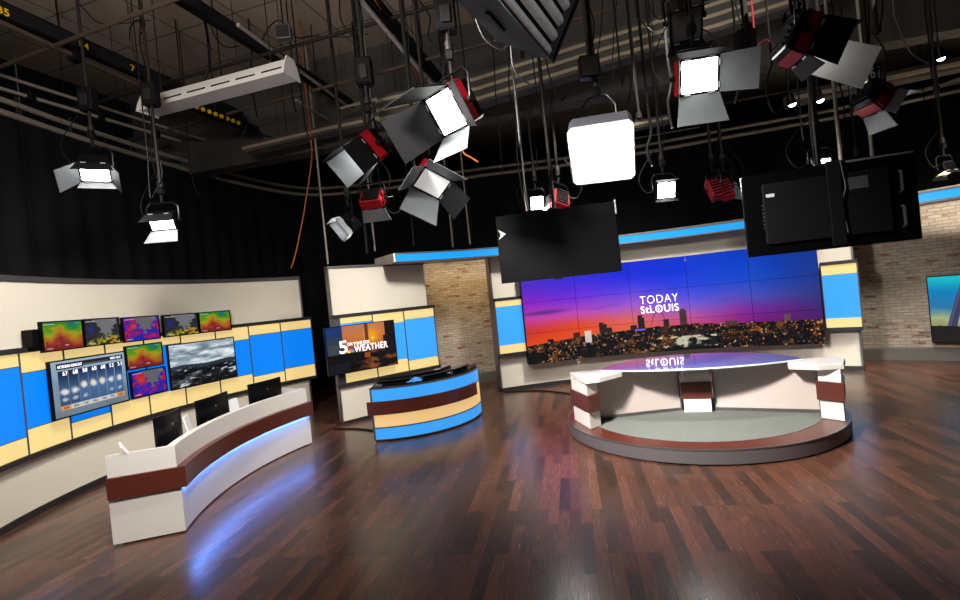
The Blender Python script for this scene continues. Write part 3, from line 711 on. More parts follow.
top = [tuple(kpt(KR - .01, KA0 + (KA1 - KA0) * i / 20)[:2]) for i in range(21)] + [(-.35, 10.12), (-.55, 9.92), (-1.22, 9.36), (-1.97, 9.14)]
MB().prism(top, .87, .885).build('desk_top', 'black_plastic', ks)
b = MB(); b.prism([(-1.95, 9.1), (-1.22, 9.33), (-.55, 9.88), (-.58, 9.91), (-1.24, 9.37), (-1.96, 9.14)], 0, .87); b.build('back_panel', 'black_matte', ks)
def flat_display(a, label, w):
    c = kpt(KR - .36, a, .885); tang = Vector((-math.sin(R(a)), math.cos(R(a)), 0))
    t = thing('flat_display', label, 'display', c, 'black displays lying on the weather kiosk')
    M = frame(c, tang) @ Matrix.Rotation(R(-8), 4, 'X')
    b = MB(); b.M = M; b.box(-w / 2, w / 2, -.2, .2, .03, .05, .005); b.build('casing', 'black_plastic', t)
    b = MB(); b.M = M; b.box(-w / 2 + .02, w / 2 - .02, -.18, .18, .05, .053); b.build('screen', 'film', t)
    b = MB(); b.M = M; b.box(-w / 2, w / 2, .17, .2, .05, .10, .004); b.build('hood', 'black_plastic', t)
    b = MB(); b.M = frame(c, tang); b.box(-w / 2 + .03, w / 2 - .03, -.17, .17, 0, .035); b.build('base', 'black_matte', t)
flat_display(-86, 'black flat display at the cream wall end of the weather kiosk', .56)
flat_display(-52, 'black flat display in the middle of the weather kiosk top', .56)
flat_display(-19, 'black flat display at the brick wall end of the weather kiosk', .5)
for a, lab in ((-69, 'blue reflection between two displays on the weather kiosk, modelled as a crumpled sheet'), (-101, 'crumpled clear film at the kiosk corner by the brown board'), (-34, 'crumpled clear film beside the last display on the weather kiosk')):
    rng = random.Random(int(a)); c = kpt(KR - (.3 if a != -101 else .16), a if a != -101 else -97, .887); vs = []; fs = []; n = 9
    sx, sy = (.13, .2) if a == -69 else (.07, .12)
    for j in range(n):
        for i in range(n): vs.append((c.x + (i / (n - 1) - .5) * 2 * sx, c.y + (j / (n - 1) - .5) * 2 * sy, c.z + .004 + rng.random() * .05 * (1 if 0 < i < n - 1 and 0 < j < n - 1 else .2)))
    for j in range(n - 1):
        for i in range(n - 1): fs.append((j * n + i, j * n + i + 1, (j + 1) * n + i + 1, (j + 1) * n + i))
    o = MB().add(vs, fs).build('film_and_reflection', 'blue_reflection' if a == -69 else 'film', None, False, origin=tuple(c)); md = o.modifiers.new('t', 'SOLIDIFY'); md.thickness = .003  # the blue one is a reflection painted onto a sheet
    tag(o, lab, 'plastic sheet')

# ------------------------------------------------------------------ video wall set
vw = thing('set_wall', 'curved cream set wall framing the video wall with lit side panels', 'set wall', vpt(7.75, 12))
vb = MB(); vband(vb, 7.72, 7.95, -15.6, 39.9, .09, 3.05, 50); vb.build('wall_face', 'cream', vw, True)
vb = MB(); vband(vb, 7.68, 7.97, -15.8, 40.1, 0, .09, 50); vb.build('toe_kick', 'dark_trim', vw, True)
vb = MB(); vband(vb, 7.70, 7.97, -15.85, -15.6, .09, 3.05, 1); vband(vb, 7.70, 7.97, 39.9, 40.15, .09, 3.05, 1); vb.build('end_trim', 'metal_trim', vw)
for d0, d1, zt in ((-15.9, -10.9, 2.055), (36.05, 40.6, 2.12)):
    vb = MB(); vband(vb, 7.53, 7.72, d0, d1, .815, .88, 6); vb.build('ledge', 'dark_trim', vw)
    vb = MB(); vband(vb, 7.53, 7.72, d0, d1, zt, zt + .07, 6); vb.build('ledge', 'dark_trim', vw)
    vb = MB(); vband(vb, 7.56, 7.70, d0 + .12, d1 - .12, .88, 1.055, 6); vb.build('light_panel', 'panel_yellow', vw)
    vb = MB(); vband(vb, 7.56, 7.70, d0 + .12, d1 - .12, 1.065, 1.92, 6); vb.build('light_panel', 'panel_blue_pale', vw)
    vb = MB(); vband(vb, 7.56, 7.70, d0 + .12, d1 - .12, 1.93, zt, 6); vb.build('light_panel', 'panel_yellow', vw)
    vb = MB(); vband(vb, 7.545, 7.72, d0, d0 + .12, .88, zt, 1); vband(vb, 7.545, 7.72, d1 - .12, d1, .88, zt, 1); vb.build('side_trim', 'metal_trim', vw)
vs_ = MB(); x, y, a = .938, 11.309, .116
cols = []
for i in range(5):
    nx, ny = x + 1.215 * math.cos(a), y + 1.215 * math.sin(a); cols.append(((x, y), (nx, ny))); x, y = nx, ny; a -= .1647
vid = thing('video_wall', 'large curved wall of fifteen screens showing a city skyline at dusk', 'video wall', (cols[2][0][0], cols[2][0][1], .58))
for i, (p, q) in enumerate(cols):
    M = frame((p[0], p[1], .5826), (q[0] - p[0], q[1] - p[1], 0))
    b = MB(); b.M = M; b.box(.002, 1.213, .01, .2, 0, 2.055); b.build('rear_housing', 'black_matte', vid)
    for j in range(3):
        Mj = M @ Matrix.Translation((.004, 0, j * .685 + .003))
        sc = picture_grid(Mj, 1.207, .679, 150, 84, pic_skyline, 'screen_panel', 'picture_wall', vid, i / 5, (i + 1) / 5, j / 3, (j + 1) / 3)
    if i == 2:
        T2 = frame((p[0], p[1], .5826), (q[0] - p[0], q[1] - p[1], 0))
        lettering('TODAY', T2 @ Matrix.Translation((.19, -.004, 1.085)), .175, 'title_white', 'title', vid, .80, -.016, .003)
        lettering('StLOUIS', T2 @ Matrix.Translation((.19, -.004, .875)), .165, 'title_white', 'title', vid, .80, .010, .003)
        b = MB(); b.M = T2 @ Matrix.Translation((.565, -.006, .955)); pts = [(0, -.05), (.006, -.015), (.02, 0), (.006, .015), (0, .05), (-.006, .015), (-.02, 0), (-.006, -.015)]
        b.add([(u, 0, w) for u, w in pts] + [(u, -.003, w) for u, w in pts], [tuple(range(8)), tuple(range(15, 7, -1))] + [(k, 8 + k, 8 + (k + 1) % 8, (k + 1) % 8) for k in range(8)])
        b.build('emblem', 'title_white', vid)

# lit header ring above the set
hd = thing('header_ring', 'long curved cream header with a lit blue strip above the sets', 'header', vpt(7.4, 10, 3.03))
hb = MB(); vband(hb, 7.22, 8.2, -33.3, 70, 3.06, 3.075, 60); vband(hb, 7.22, 8.2, -33.3, 70, 3.2, 3.23, 60); vband(hb, 8.0, 8.2, -33.3, 70, 3.06, 3.2, 60); hb.build('fascia', 'cream', hd, True)
hb = MB(); vband(hb, 7.22, 8.2, -33.6, -33.3, 3.06, 3.23, 1); hb.build('end_cap', 'cream', hd)
hb = MB(); vband(hb, 7.2, 7.26, -33.2, 70, 3.058, 3.2, 60); hb.build('blue_strip', 'strip_blue', hd, True)
hb = MB(); vband(hb, 7.185, 7.26, -33.3, 70, 3.03, 3.06, 60); vband(hb, 7.185, 7.22, -33.3, 70, 3.205, 3.232, 60); hb.build('edge_trim', 'metal_trim', hd, True)

# screen with the arch on the brick wall
AT = thing('arch_screen', 'large screen with a silver arch on teal sky, on the brick wall', 'screen', vpt(8.85, 53, .37))
pa = vpt(8.88, 46.95, .37); pb = vpt(8.88, 61, .37); AM = frame(pa, pb - pa); aw = (pb - pa).length
b = MB(); b.M = AM; b.box(0, aw, 0, .06, 0, 1.33, .006); b.build('casing', 'black_plastic', AT)
b = MB(); b.M = AM; b.box(.5, aw - .5, .06, .13, .4, .9); b.build('bracket', 'black_matte', AT)
picture_grid(AM @ Matrix.Translation((.02, -.002, .02)), aw - .04, 1.29, 220, 130, pic_arch, 'screen', 'picture_screen', AT)

# ------------------------------------------------------------------ round plinth and anchor desk
PC = Vector((3.044, 7.605, 0)); PR = 1.888; ZP = .19
pl = thing('round_plinth', 'low round grey plinth with wooden rim and grey carpet under the glass desk', 'plinth', PC)
def ring(r0, r1, z0, z1, name, m, n=72, parent=pl): return MB().band(PC, r0, r1, 0, 360, z0, z1, n).build(name, m, parent, True)
ring(1.2, PR - .05, 0, .02, 'toe_kick', 'black_matte')
ring(PR - .03, PR, .02, ZP - .012, 'side_panel', 'plinth_grey')
ring(PR - .02, PR + .006, ZP - .014, ZP + .001, 'edge_trim', 'metal_trim')
ring(PR - .3, PR - .02, ZP - .03, ZP, 'wood_rim', 'brown_wood')
for a0, a1 in ((-16, 24), (140, 164)): MB().band(PC, PR + .001, PR + .012, a0, a1, .06, .08, 16).build('led_strip', 'led_blue_dim', pl)
b = MB(); b.prism([(PC.x + (PR - .3) * math.cos(2 * PI * k / 72), PC.y + (PR - .3) * math.sin(2 * PI * k / 72)) for k in range(72)], ZP - .03, ZP + .004); b.build('carpet', 'carpet', pl)

ad = thing('anchor_desk', 'glass topped anchor desk on three white pillars with brown bands', 'desk', (2.9, 7.2, ZP))
def pillar(poly, z1, bz0, bz1, mold=.03):
    MB().prism(poly, ZP + .005, z1, .004).build('pillar', 'desk_white', ad)
    n = len(poly); cx = sum(p[0] for p in poly) / n; cy = sum(p[1] for p in poly) / n
    big = []
    for p in poly:
        d = Vector((p[0] - cx, p[1] - cy)); l = d.length; big.append((cx + d.x * (l + mold * 1.5) / l, cy + d.y * (l + mold * 1.5) / l))
    MB().prism(big, bz0, bz1, .004).build('wood_band', 'brown_wood', ad)
LP = [(1.36, 7.11), (1.54, 7.26), (1.53, 7.80), (1.25, 7.72)]
pillar(LP, .845, .43, .67)
RP = [(4.24, 6.57), (4.375, 6.335), (4.66, 6.72), (4.50, 6.86)]
pillar(RP, .845, .44, .68)
CP = [(2.84, 7.51), (3.19, 7.38), (3.29, 7.64), (2.94, 7.77)]
pillar(CP, .80, .40, .64, .02)
b = MB(); cd = Vector((3.19 - 2.84, 7.38 - 7.51, 0)); b.M = frame((2.84, 7.51, .655), cd); b.box(.03, cd.length - .03, -.015, .01, 0, .12, .004); b.build('drawer_front', 'frosted', ad)
# arms that carry the glass
b = MB(); b.prism([(1.335, 7.06), (1.53, 7.06), (1.93, 7.34), (2.02, 7.66), (1.66, 7.72), (1.25, 7.74)], .845, .915, .006); b.build('arm', 'desk_white', ad)
b = MB(); b.prism([(3.93, 6.66), (4.15, 6.40), (4.42, 6.33), (4.68, 6.66), (4.62, 6.86), (4.1, 6.98)], .845, .915, .006); b.build('arm', 'desk_white', ad)
def arc3(p, q, m_, n=18):
    """points on the circle through p, m_, q"""
    ax, ay, bx, by, cx, cy = *p, *m_, *q; d = 2 * (ax * (by - cy) + bx * (cy - ay) + cx * (ay - by))
    ux = ((ax * ax + ay * ay) * (by - cy) + (bx * bx + by * by) * (cy - ay) + (cx * cx + cy * cy) * (ay - by)) / d
    uy = ((ax * ax + ay * ay) * (cx - bx) + (bx * bx + by * by) * (ax - cx) + (cx * cx + cy * cy) * (bx - ax)) / d
    r = math.hypot(ax - ux, ay - uy); t0 = math.atan2(ay - uy, ax - ux); t1 = math.atan2(cy - uy, cx - ux); tm = math.atan2(by - uy, bx - ux)
    def un(t): return (t - t0) % (2 * PI)
    if un(tm) <= un(t1): s = un(t1)
    else: s = un(t1) - 2 * PI
    return [(ux + r * math.cos(t0 + s * i / n), uy + r * math.sin(t0 + s * i / n)) for i in range(n + 1)]
front = arc3((1.66, 7.54), (4.22, 6.80), (3.0, 6.83)); back = arc3((4.22, 6.80), (1.66, 7.54), (3.05, 8.25))
b = MB(); b.prism(front + back[1:-1], .917, .945, .003); gl = b.build('glass_top', ['glass_top', 'glass_edge'], ad)
for p in gl.data.polygons: p.material_index = 1 if abs(p.normal.z) < .5 else 0
def panel(p, q, z0, z1):
    p = Vector(p + (0,)); q = Vector(q + (0,)); M = frame(p, q - p); w = (q - p).length
    b = MB(); b.M = M; b.box(.02, w - .02, -.008, .008, z0 + .04, z1, .002); pn = b.build('frosted_panel', 'frosted', ad)
    b = MB(); b.M = M; b.box(0, w, -.018, .018, z0, z0 + .045); b.box(0, .02, -.014, .014, z0 + .045, z1); b.box(w - .02, w, -.014, .014, z0 + .045, z1); b.build('rail', 'metal_trim', pn)
panel((1.56, 7.62), (2.86, 7.66), ZP + .005, .88)
panel((3.28, 7.48), (4.40, 6.80), ZP + .005, .88)
b = MB(); b.tube([(1.5, 7.9, .42), (2.0, 8.02, .42), (2.6, 8.0, .42)], .012, 6); b.build('led_strip', 'led_blue_dim', ad); MB().tube([(3.7, 7.6, .42), (4.2, 7.2, .42), (4.66, 6.9, .42)], .012, 6).build('led_strip', 'led_blue_dim', ad)

# ------------------------------------------------------------------ hanging TVs
def hung_tv(label, p0, p1, z0, z1, detail):
    """p0, p1 = lower corners as seen from the room's centre"""
    p = Vector((p0[0], p0[1], z0)); q = Vector((p1[0], p1[1], z0)); w = (q - p).length; h = z1 - z0; M = frame(p, q - p)
    t = thing('hanging_tv', label, 'television', (p + q) / 2)
    b = MB(); b.M = M; b.box(0, w, 0, .05, 0, h, .008); b.build('casing', 'black_plastic', t)
    b = MB(); b.M = M; b.box(.012, w - .012, .05, .054, .012, h - .012); b.build('screen', 'screen_off', t)
    if detail:
        b = MB(); b.M = M; b.box(.16, w - .2, -.03, .002, .1, h - .1, .012); b.build('rear_cover', 'black_matte', t)
        for z in (h * .28, h * .68):
            b = MB(); b.M = M; b.tube([(w - .12, -.001, z - .09), (w - .12, -.03, z - .08), (w - .12, -.03, z + .08), (w - .12, -.001, z + .09)], .014, 8); b.build('handle', 'grey_plastic', t, True)
        b = MB(); b.M = M; b.box(w - .52, w - .36, -.034, -.029, h * .66, h * .8); b.build('label_plate', 'grey_plastic', t)
        b = MB(); b.M = M; b.box(w * .14, w * .19, -.034, -.029, h * .7, h * .74); b.build('sticker', 'tag_white', t)
        b = MB(); b.M = M; b.box(w * .5, w * .58, -.06, -.028, .02, h * 1.02, .004); b.build('mount', 'black_matte', t)
        b = MB(); b.M = M; b.tube([(w * .58, -.06, h), (w * .6, -.05, h * .7), (w * .57, -.05, h * .5), (w * .59, -.05, .12)], .006, 6); b.build('cable', 'cable_grey', t, True)
        b = MB(); b.M = M
        for i in range(7): b.box(w * .11, w * .118, -.032, -.028, h * .32 + i * .035, h * .32 + i * .035 + .012)
        b.build('vent', 'grey_plastic', t)
        b = MB(); b.M = M; b.box(w - .5, w - .01, -.006, .02, h - .012, h + .004); b.build('top_edge', 'silver_metal', t)
    else:
        b = MB(); b.M = M @ Matrix.Translation((.0, -.004, h * .73))
        pts = [(.02, .06), (.11, .0), (.02, -.06), (.05, 0)]
        b.add([(x, 0, z) for x, z in pts] + [(x, -.004, z) for x, z in pts], [(0, 1, 2, 3)[::-1], (4, 5, 6, 7), (0, 4, 5, 1), (1, 5, 6, 2), (2, 6, 7, 3), (3, 7, 4, 0)]); b.build('arrow_mark', 'tag_white', t)
        b = MB(); b.M = M; b.box(w - .012, w + .004, -.004, .02, h * .82, h * 1.02); b.build('corner_clip', 'silver_metal', t)
        b = MB(); b.M = M; b.box(w * .45, w * .52, .0, .05, -.015, .01); b.build('sensor', 'black_plastic', t)
    b = MB(); b.M = M; b.box(w * .5 - .05, w * .5 + .05, .055, .1, h * .3, h + .02); b.build('mount_plate', 'pipe_dark', t)
    return t, M, w, h
tA, MA, wA, hA = hung_tv('plain black hanging television with a white arrow mark, above the skyline screens', (.273, 6.0), (1.62, 5.72), 2.325, 3.115, False)
tB, MB_, wB, hB = hung_tv('large black hanging television seen from behind with handles and cables', (2.53, 4.75), (3.80, 4.33), 2.31, 3.06, True)
def pole(label, p, z1=CEIL, r=.024, m='pipe_dark', name='drop_pole', cat='pole', coupler=True, top=None, lead=True, box=0):
    p = Vector(p); t = thing(name, label, cat, p); q = Vector((p.x, p.y, z1)) if top is None else Vector(top)
    MB().cyl(p, q, r, 10).build('tube', m, t, True)
    if lead and (q - p).length > 1.2:
        rg = random.Random(int(abs(p.x * 977 + p.y * 131) * 10)); sd = rg.random() * 6.3; off = Vector((math.cos(sd), math.sin(sd), 0)); k = 9
        MB().tube(smooth_path([p.lerp(q, (i + .3) / (k + .3)) + off * (r + .012 + rg.random() * .07 * (i % 2)) for i in range(k + 1)], 4), .009, 5).build('lead', 'rubber', t, True)
    if box:
        c = p + Vector((0, 0, box)); b = MB(); b.M = Matrix.Translation(c); b.box(-.1, .1, -.08, .08, -.16, .16, .02); b.build('motor_box', 'black_matte', t)
        b = MB(); b.M = Matrix.Translation(c); b.box(-.05, .05, -.1, -.08, -.1, .06, .01); b.build('connector', 'pipe_dark', t)
    if coupler:
        d = (q - p).normalized(); MB().cyl(p + d * .02, p + d * .10, r * 1.9, 10).build('coupler', 'pipe_dark', t, True)
    return t
pole('dark pole carrying the plain hanging television, by its middle', MA @ Vector((wA * .5, .13, hA - .25)), r=.022)
pole('dark pole carrying the large rear-facing hanging television', MB_ @ Vector((wB * .5, .13, hB - .3)), r=.026)
# ------------------------------------------------------------------ studio lights
def light_head(name, label, loc, aim, w, h, dep, lamp=None, body='black_plastic', cheek=None, doors=(), roll=0., yoke=True, group=None, stem_to=None, num=None, doormat=('black_matte',) * 4, cat='studio light', power=0, box=0):
    """box-shaped studio light: face towards aim; doors = (side, angle out, length) for t b l r"""
    loc = Vector(loc); f = Vector(aim).normalized(); rt = f.cross(Vector((0, 0, 1))).normalized(); up = rt.cross(f)
    if roll: q = Matrix.Rotation(R(roll), 3, f); rt = q @ rt; up = q @ up
    M = Matrix((rt, f, up)).transposed().to_4x4(); M.translation = loc          # local y = forward
    t = thing(name, label, cat, loc, group)
    b = MB(); b.M = M; b.box(-w / 2, w / 2, -dep, 0, -h / 2, h / 2, min(.02, w * .06)); b.build('housing', body, t)
    b = MB(); b.M = M
    for k in range(6): z = -h * .4 + h * .8 * k / 5; b.box(-w * .38, w * .38, -dep - .03, -dep + .002, z - .008, z + .008)
    b.build('heat_sink', 'black_matte', t)
    if cheek:
        for s in (-1, 1):
            b = MB(); b.M = M; b.box(s * w / 2 - .006, s * w / 2 + .012, -dep * .6, -dep * .05, -h * .46, h * .46); b.build('side_cheek', cheek, t)
        for s in (-1, 1):
            b = MB(); b.M = M; b.box(-w * .46, w * .46, -dep * .6, -dep * .05, s * h / 2 - .012, s * h / 2 + .012); b.build('red_shell', cheek, t)
    fr = w * .06
    b = MB(); b.M = M
    for x0, x1, z0, z1 in ((-w / 2, w / 2, -h / 2, -h / 2 + fr), (-w / 2, w / 2, h / 2 - fr, h / 2), (-w / 2, -w / 2 + fr, -h / 2 + fr, h / 2 - fr), (w / 2 - fr, w / 2, -h / 2 + fr, h / 2 - fr)): b.box(x0, x1, 0, .02, z0, z1)
    b.build('front_frame', 'black_plastic', t)
    b = MB(); b.M = M; b.box(-w / 2 + fr, w / 2 - fr, -.002, .006, -h / 2 + fr, h / 2 - fr); b.build('emitter', lamp or 'grey_plastic', t)
    for i, (sd, ang, ln) in enumerate(doors):
        # door plate hinged on one edge of the face
        wd = w if sd in 'tb' else h
        if sd == 't': H = Matrix.Translation((0, .02, h / 2)) @ Matrix.Rotation(R(ang), 4, 'X')
        elif sd == 'b': H = Matrix.Translation((0, .02, -h / 2)) @ Matrix.Rotation(R(-ang), 4, 'X')
        elif sd == 'l': H = Matrix.Translation((-w / 2, .02, 0)) @ Matrix.Rotation(R(ang), 4, 'Z')
        else: H = Matrix.Translation((w / 2, .02, 0)) @ Matrix.Rotation(R(-ang), 4, 'Z')
        b = MB(); b.M = M @ H; th = .004; tp_ = .14 * wd
        if sd in 'tb': vs = [(-wd / 2, 0), (wd / 2, 0), (wd / 2 + tp_, ln), (-wd / 2 - tp_, ln)]; P8 = [(x, y, z) for z in (-th, th) for x, y in vs]
        else: vs = [(-wd / 2, 0), (wd / 2, 0), (wd / 2 + tp_ * .3, ln), (-wd / 2 - tp_ * .3, ln)]; P8 = [(z, y, x) for z in (-th, th) for x, y in vs]
        b.add(P8, [(0, 3, 2, 1), (4, 5, 6, 7), (0, 1, 5, 4), (1, 2, 6, 5), (2, 3, 7, 6), (3, 0, 4, 7)]); dr = b.build('barn_door', doormat[i % len(doormat)], t)
        for s in (-.3, .3):
            b = MB(); b.M = M @ H
            if sd in 'tb': b.cyl((s * wd - .03, 0, 0), (s * wd + .03, 0, 0), .012, 8)
            else: b.cyl((0, 0, s * wd - .03), (0, 0, s * wd + .03), .012, 8)
            b.build('hinge', 'silver_metal', dr, True)
    if yoke:
        pv = loc - f * dep * .5; hh = h * .5 + .12; zt = Vector((0, 0, 1)); sx = rt * (w / 2 + .03)
        sxh = Vector((sx.x, sx.y, sx.z)); tpv = pv + zt * hh
        MB().tube([pv - sxh, pv - sxh * 1.02 + zt * hh * .75, tpv - sxh * .75, tpv + sxh * .75, pv + sxh * 1.02 + zt * hh * .75, pv + sxh], .013, 6).build('yoke', 'black_plastic', t, True)
        for s in (-1, 1): MB().cyl(pv + sxh * s * .94, pv + sxh * s * 1.12, .03, 10).build('tilt_knob', 'black_matte', t, True)
        top_ = tpv + zt * .14; cl = MB(); cl.cyl(tpv, top_, .02, 10); cl.M = Matrix.Translation(top_); cl.box(-.035, .035, -.05, .05, -.02, .07, .01); cl.build('clamp', 'black_matte', t)
        if stem_to is not None: pole(stem_to, top_ + Vector((0, 0, .06)), r=.022, box=box)
        if num:
            M3 = frame(tpv - zt * .02 + Vector((0, -.06, 0)), (1, 0, 0)); b = MB(); b.M = M3; b.box(-.07, .07, -.006, .006, -.1, .1, .003); pt = b.build('number_plate', 'black_matte', t)
            lettering(num, M3 @ Matrix.Translation((-.05, -.007, -.06)), .12, 'tag_white', 'number', pt, .1, .02, .002)
    # mains lead hanging off the housing
    c0 = M @ Vector((w * .3, -dep, h * .2)); sw = Vector((rt.x * .15, rt.y * .15, 0))
    MB().tube(smooth_path([c0, c0 - f * .08 - Vector((0, 0, .1)) + sw, c0 - f * .12 + Vector((0, 0, .15)) + sw * 1.6, c0 - f * dep * .2 + Vector((0, 0, h * .5 + .45))], 5), .007, 5).build('lead', 'rubber', t, True)
    if power and lamp is None:
        ld = bpy.data.lights.new('lamp_light', 'AREA'); ld.shape = 'RECTANGLE'; ld.size = w * .8; ld.size_y = h * .8; ld.energy = power; ld.color = (1, .97, .93)
        lo = bpy.data.objects.new('lamp_light', ld); COL.objects.link(lo); lo.parent = t
        Ml = M.copy(); Ml.translation = M @ Vector((0, .03, 0)) - loc
        # area lamps shine along local -z
        Rz = Matrix((rt, up, -f)).transposed().to_4x4(); Rz.translation = Ml.translation; lo.matrix_local = Rz
    return t, M

SD = ('silver_metal',) * 4
light_head('led_light', 'lit panel light with grey open doors above the near end of the curved wall', (-5.076, 7.000, 4.436), (.30, -.50, -.80), .36, .34, .16, 'lamp_mid', 'black_plastic', None, (('t', 18, .24), ('b', 40, .08), ('l', 26, .24), ('r', 48, .30)), num=None, stem_to='dark pole carrying the light above the near end of the curved wall', power=60, box=.45, doormat=('black_matte', 'silver_metal', 'black_matte', 'silver_metal'))
light_head('led_light', 'small lit light with one drop-down grey door in front of the black curtain', (-4.234, 7.000, 3.662), (.1, -.9, -.5), .34, .24, .12, 'lamp_mid', 'black_plastic', None, (('t', -18, .16), ('b', 25, .22)), stem_to='dark pole carrying the small light before the black curtain', power=30, box=1.3, doormat=('black_matte', 'silver_metal'))
light_head('led_light', 'small lit light pointing down at the curved monitor wall', (-1.990, 8.000, 3.518), (-.75, -.35, -.55), .40, .30, .18, 'lamp_mid', 'black_plastic', None, (('t', 20, .14), ('b', 20, .1), ('l', 35, .12), ('r', 35, .12)), stem_to='dark pole above the light that points at the monitor wall', power=70, doormat=SD)
light_head('led_light', 'small red backed light with a grey door hanging below the cluster', (-1.500, 8.000, 3.831), (.1, .75, -.6), .36, .26, .16, None, 'red_metal', 'red_metal', (('b', 10, .22), ('t', 50, .2)), stem_to='dark pole carrying the small red light below the cluster', doormat=SD)
light_head('led_light', 'red sided light with long black doors pointing down left', (-1.158, 6.000, 4.028), (-.62, -.36, -.54), .34, .34, .2, 'lamp_soft', 'black_plastic', 'red_metal', (('t', 6, .40), ('b', 14, .3), ('l', 10, .27), ('r', 4, .37)), stem_to='dark pole carrying the red light with long black doors', power=90, doormat=('black_matte', 'black_matte', 'black_matte', 'silver_metal'), box=.4)
light_head('led_light', 'big bright light with wide black doors, largest of the hanging cluster', (-0.130, 4.800, 3.959), (-.60, -.52, -.48), .40, .40, .24, 'lamp_soft', 'black_plastic', 'red_metal', (('t', 14, .44), ('l', 62, .20), ('r', 24, .46), ('b', 34, .26)), stem_to='dark pole carrying the big bright light of the cluster', power=160, box=.35, doormat=('black_matte', 'black_matte', 'black_matte', 'silver_metal'))
light_head('led_light', 'red light with silver lined open doors below the big cluster light', (-0.444, 6.300, 3.657), (.0, -.75, -.75), .40, .34, .2, 'added_glow_dim', 'red_metal', 'red_metal', (('t', 45, .3), ('b', 30, .34), ('l', 45, .32), ('r', 40, .25)), roll=-38, stem_to='dark pole carrying the red light with silver doors', doormat=('silver_metal', 'silver_metal', 'black_matte', 'silver_metal'))
light_head('led_light', 'very bright light with two large silver doors beside the ceiling duct', (2.355, 5.000, 4.134), (-.12, -.85, -.35), .38, .34, .2, 'lamp_mid', 'black_plastic', 'red_metal', (('l', 66, .34), ('b', 62, .30), ('t', 40, .1), ('r', 20, .06)), stem_to='dark pole carrying the bright light with silver doors', power=140, box=.5, doormat=('silver_metal', 'silver_metal', 'black_matte', 'black_matte'))
light_head('led_light', 'small bright square lamp just above the plain hanging television', (1.174, 9.000, 3.744), (0, -.9, -.3), .24, .24, .12, 'lamp', 'black_plastic', None, (), stem_to='thin dark pole carrying the small square lamp above the television', power=30)
light_head('led_light', 'small red light seen from behind next to the small square lamp', (1.543, 9.000, 3.707), (-.4, .8, -.5), .3, .34, .16, None, 'red_metal', 'red_metal', (('l', 20, .2),), roll=25, stem_to='thin dark pole carrying the small red light above the television', doormat=SD)
light_head('led_light', 'small bright lamp hung by a thin arm between the two televisions', (3.078, 8.000, 3.571), (0, -.9, -.3), .30, .26, .12, 'lamp', 'black_plastic', None, (('b', 45, .06), ('t', 45, .06)), stem_to='thin dark pole carrying the small bright lamp between the televisions', power=40)
light_head('led_light', 'twin red light seen from behind above the blue strip', (4.047, 8.500, 3.544), (.15, .85, -.4), .18, .34, .16, None, 'red_metal', 'red_metal', (('b', 40, .16),), roll=-10, stem_to='thin dark pole carrying the twin red light', doormat=('black_matte',))
light_head('led_light', 'red light with a silver side door next to the twin red light', (4.246, 8.500, 3.524), (.3, .8, -.4), .18, .34, .16, None, 'red_metal', 'red_metal', (('r', 60, .18),), roll=-12, stem_to='thin dark pole carrying the red light with a silver side door', doormat=SD)
light_head('led_light', 'narrow lit strip lamp just above the large rear-facing television', (4.169, 6.000, 3.382), (-.1, -.9, -.4), .19, .07, .08, 'lamp', 'black_plastic', None, (), stem_to='thin dark pole carrying the narrow strip lamp', power=12)
light_head('led_light', 'big red sided light with a pale silver door, numbered plate on its yoke', (2.882, 4.200, 4.013), (.84, -.10, -.46), .28, .33, .17, 'added_glow_low', 'black_plastic', 'red_metal', (('l', -10, .56), ('r', 4, .23), ('t', 4, .26), ('b', 20, .14)), stem_to='dark pole carrying the big red light with the numbered plate', num='49', box=.4, doormat=('white_metal', 'black_matte', 'black_matte', 'black_matte'))
light_head('led_light', 'red light with three small bright silver doors at the end of the row', (4.493, 5.500, 3.842), (.72, .1, -.60), .26, .28, .2, 'lamp_mid', 'black_plastic', 'red_metal', (('t', 28, .2), ('b', 22, .2), ('l', 24, .24), ('r', 40, .1)), stem_to='dark pole carrying the red light at the end of the row', num='61', power=40, doormat=SD)
light_head('work_light', 'small black fixture with a yellow lit base above the brick wall', (8.413, 9.000, 3.559), (0, -.25, -.95), .22, .22, .14, 'lamp_warm', 'black_plastic', None, (('b', 40, .08), ('t', 40, .08)), stem_to='thin dark pole carrying the yellow lit fixture above the brick wall', power=8)
light_head('studio_light', 'unlit dark light hanging above the bright light with silver doors', (2.551, 5.600, 4.935), (-.2, -.6, -.7), .34, .36, .3, None, 'black_plastic', None, (('b', 20, .15), ('t', 20, .15)), stem_to='dark pole carrying the unlit dark light near the top of the picture')
for px, Y, lab in (((5.619, 8.000, 4.729), 0, 'tiny lit lamp hanging beside the big red light'), ((5.177, 8.000, 4.711), 0, 'tiny angled lit lamp behind the big red light'), ((7.570, 8.000, 5.191), 0, 'tiny lit lamp hanging at the picture edge above the rail')):
    p = Vector(px); t = thing('spot_lamp', lab, 'lamp', p)
    MB().tube([p, p + Vector((-.05, -.03, .16))], [.07, .04], 12).build('shade', 'black_plastic', t, True)
    MB().ball(p, .055, 10, 6, .8).build('bulb', 'lamp_soft', t, True)
    MB().cyl(p + Vector((-.05, -.03, .15)), p + Vector((-.05, -.03, CEIL - p.z)), .008, 6).build('cord', 'rubber', t)

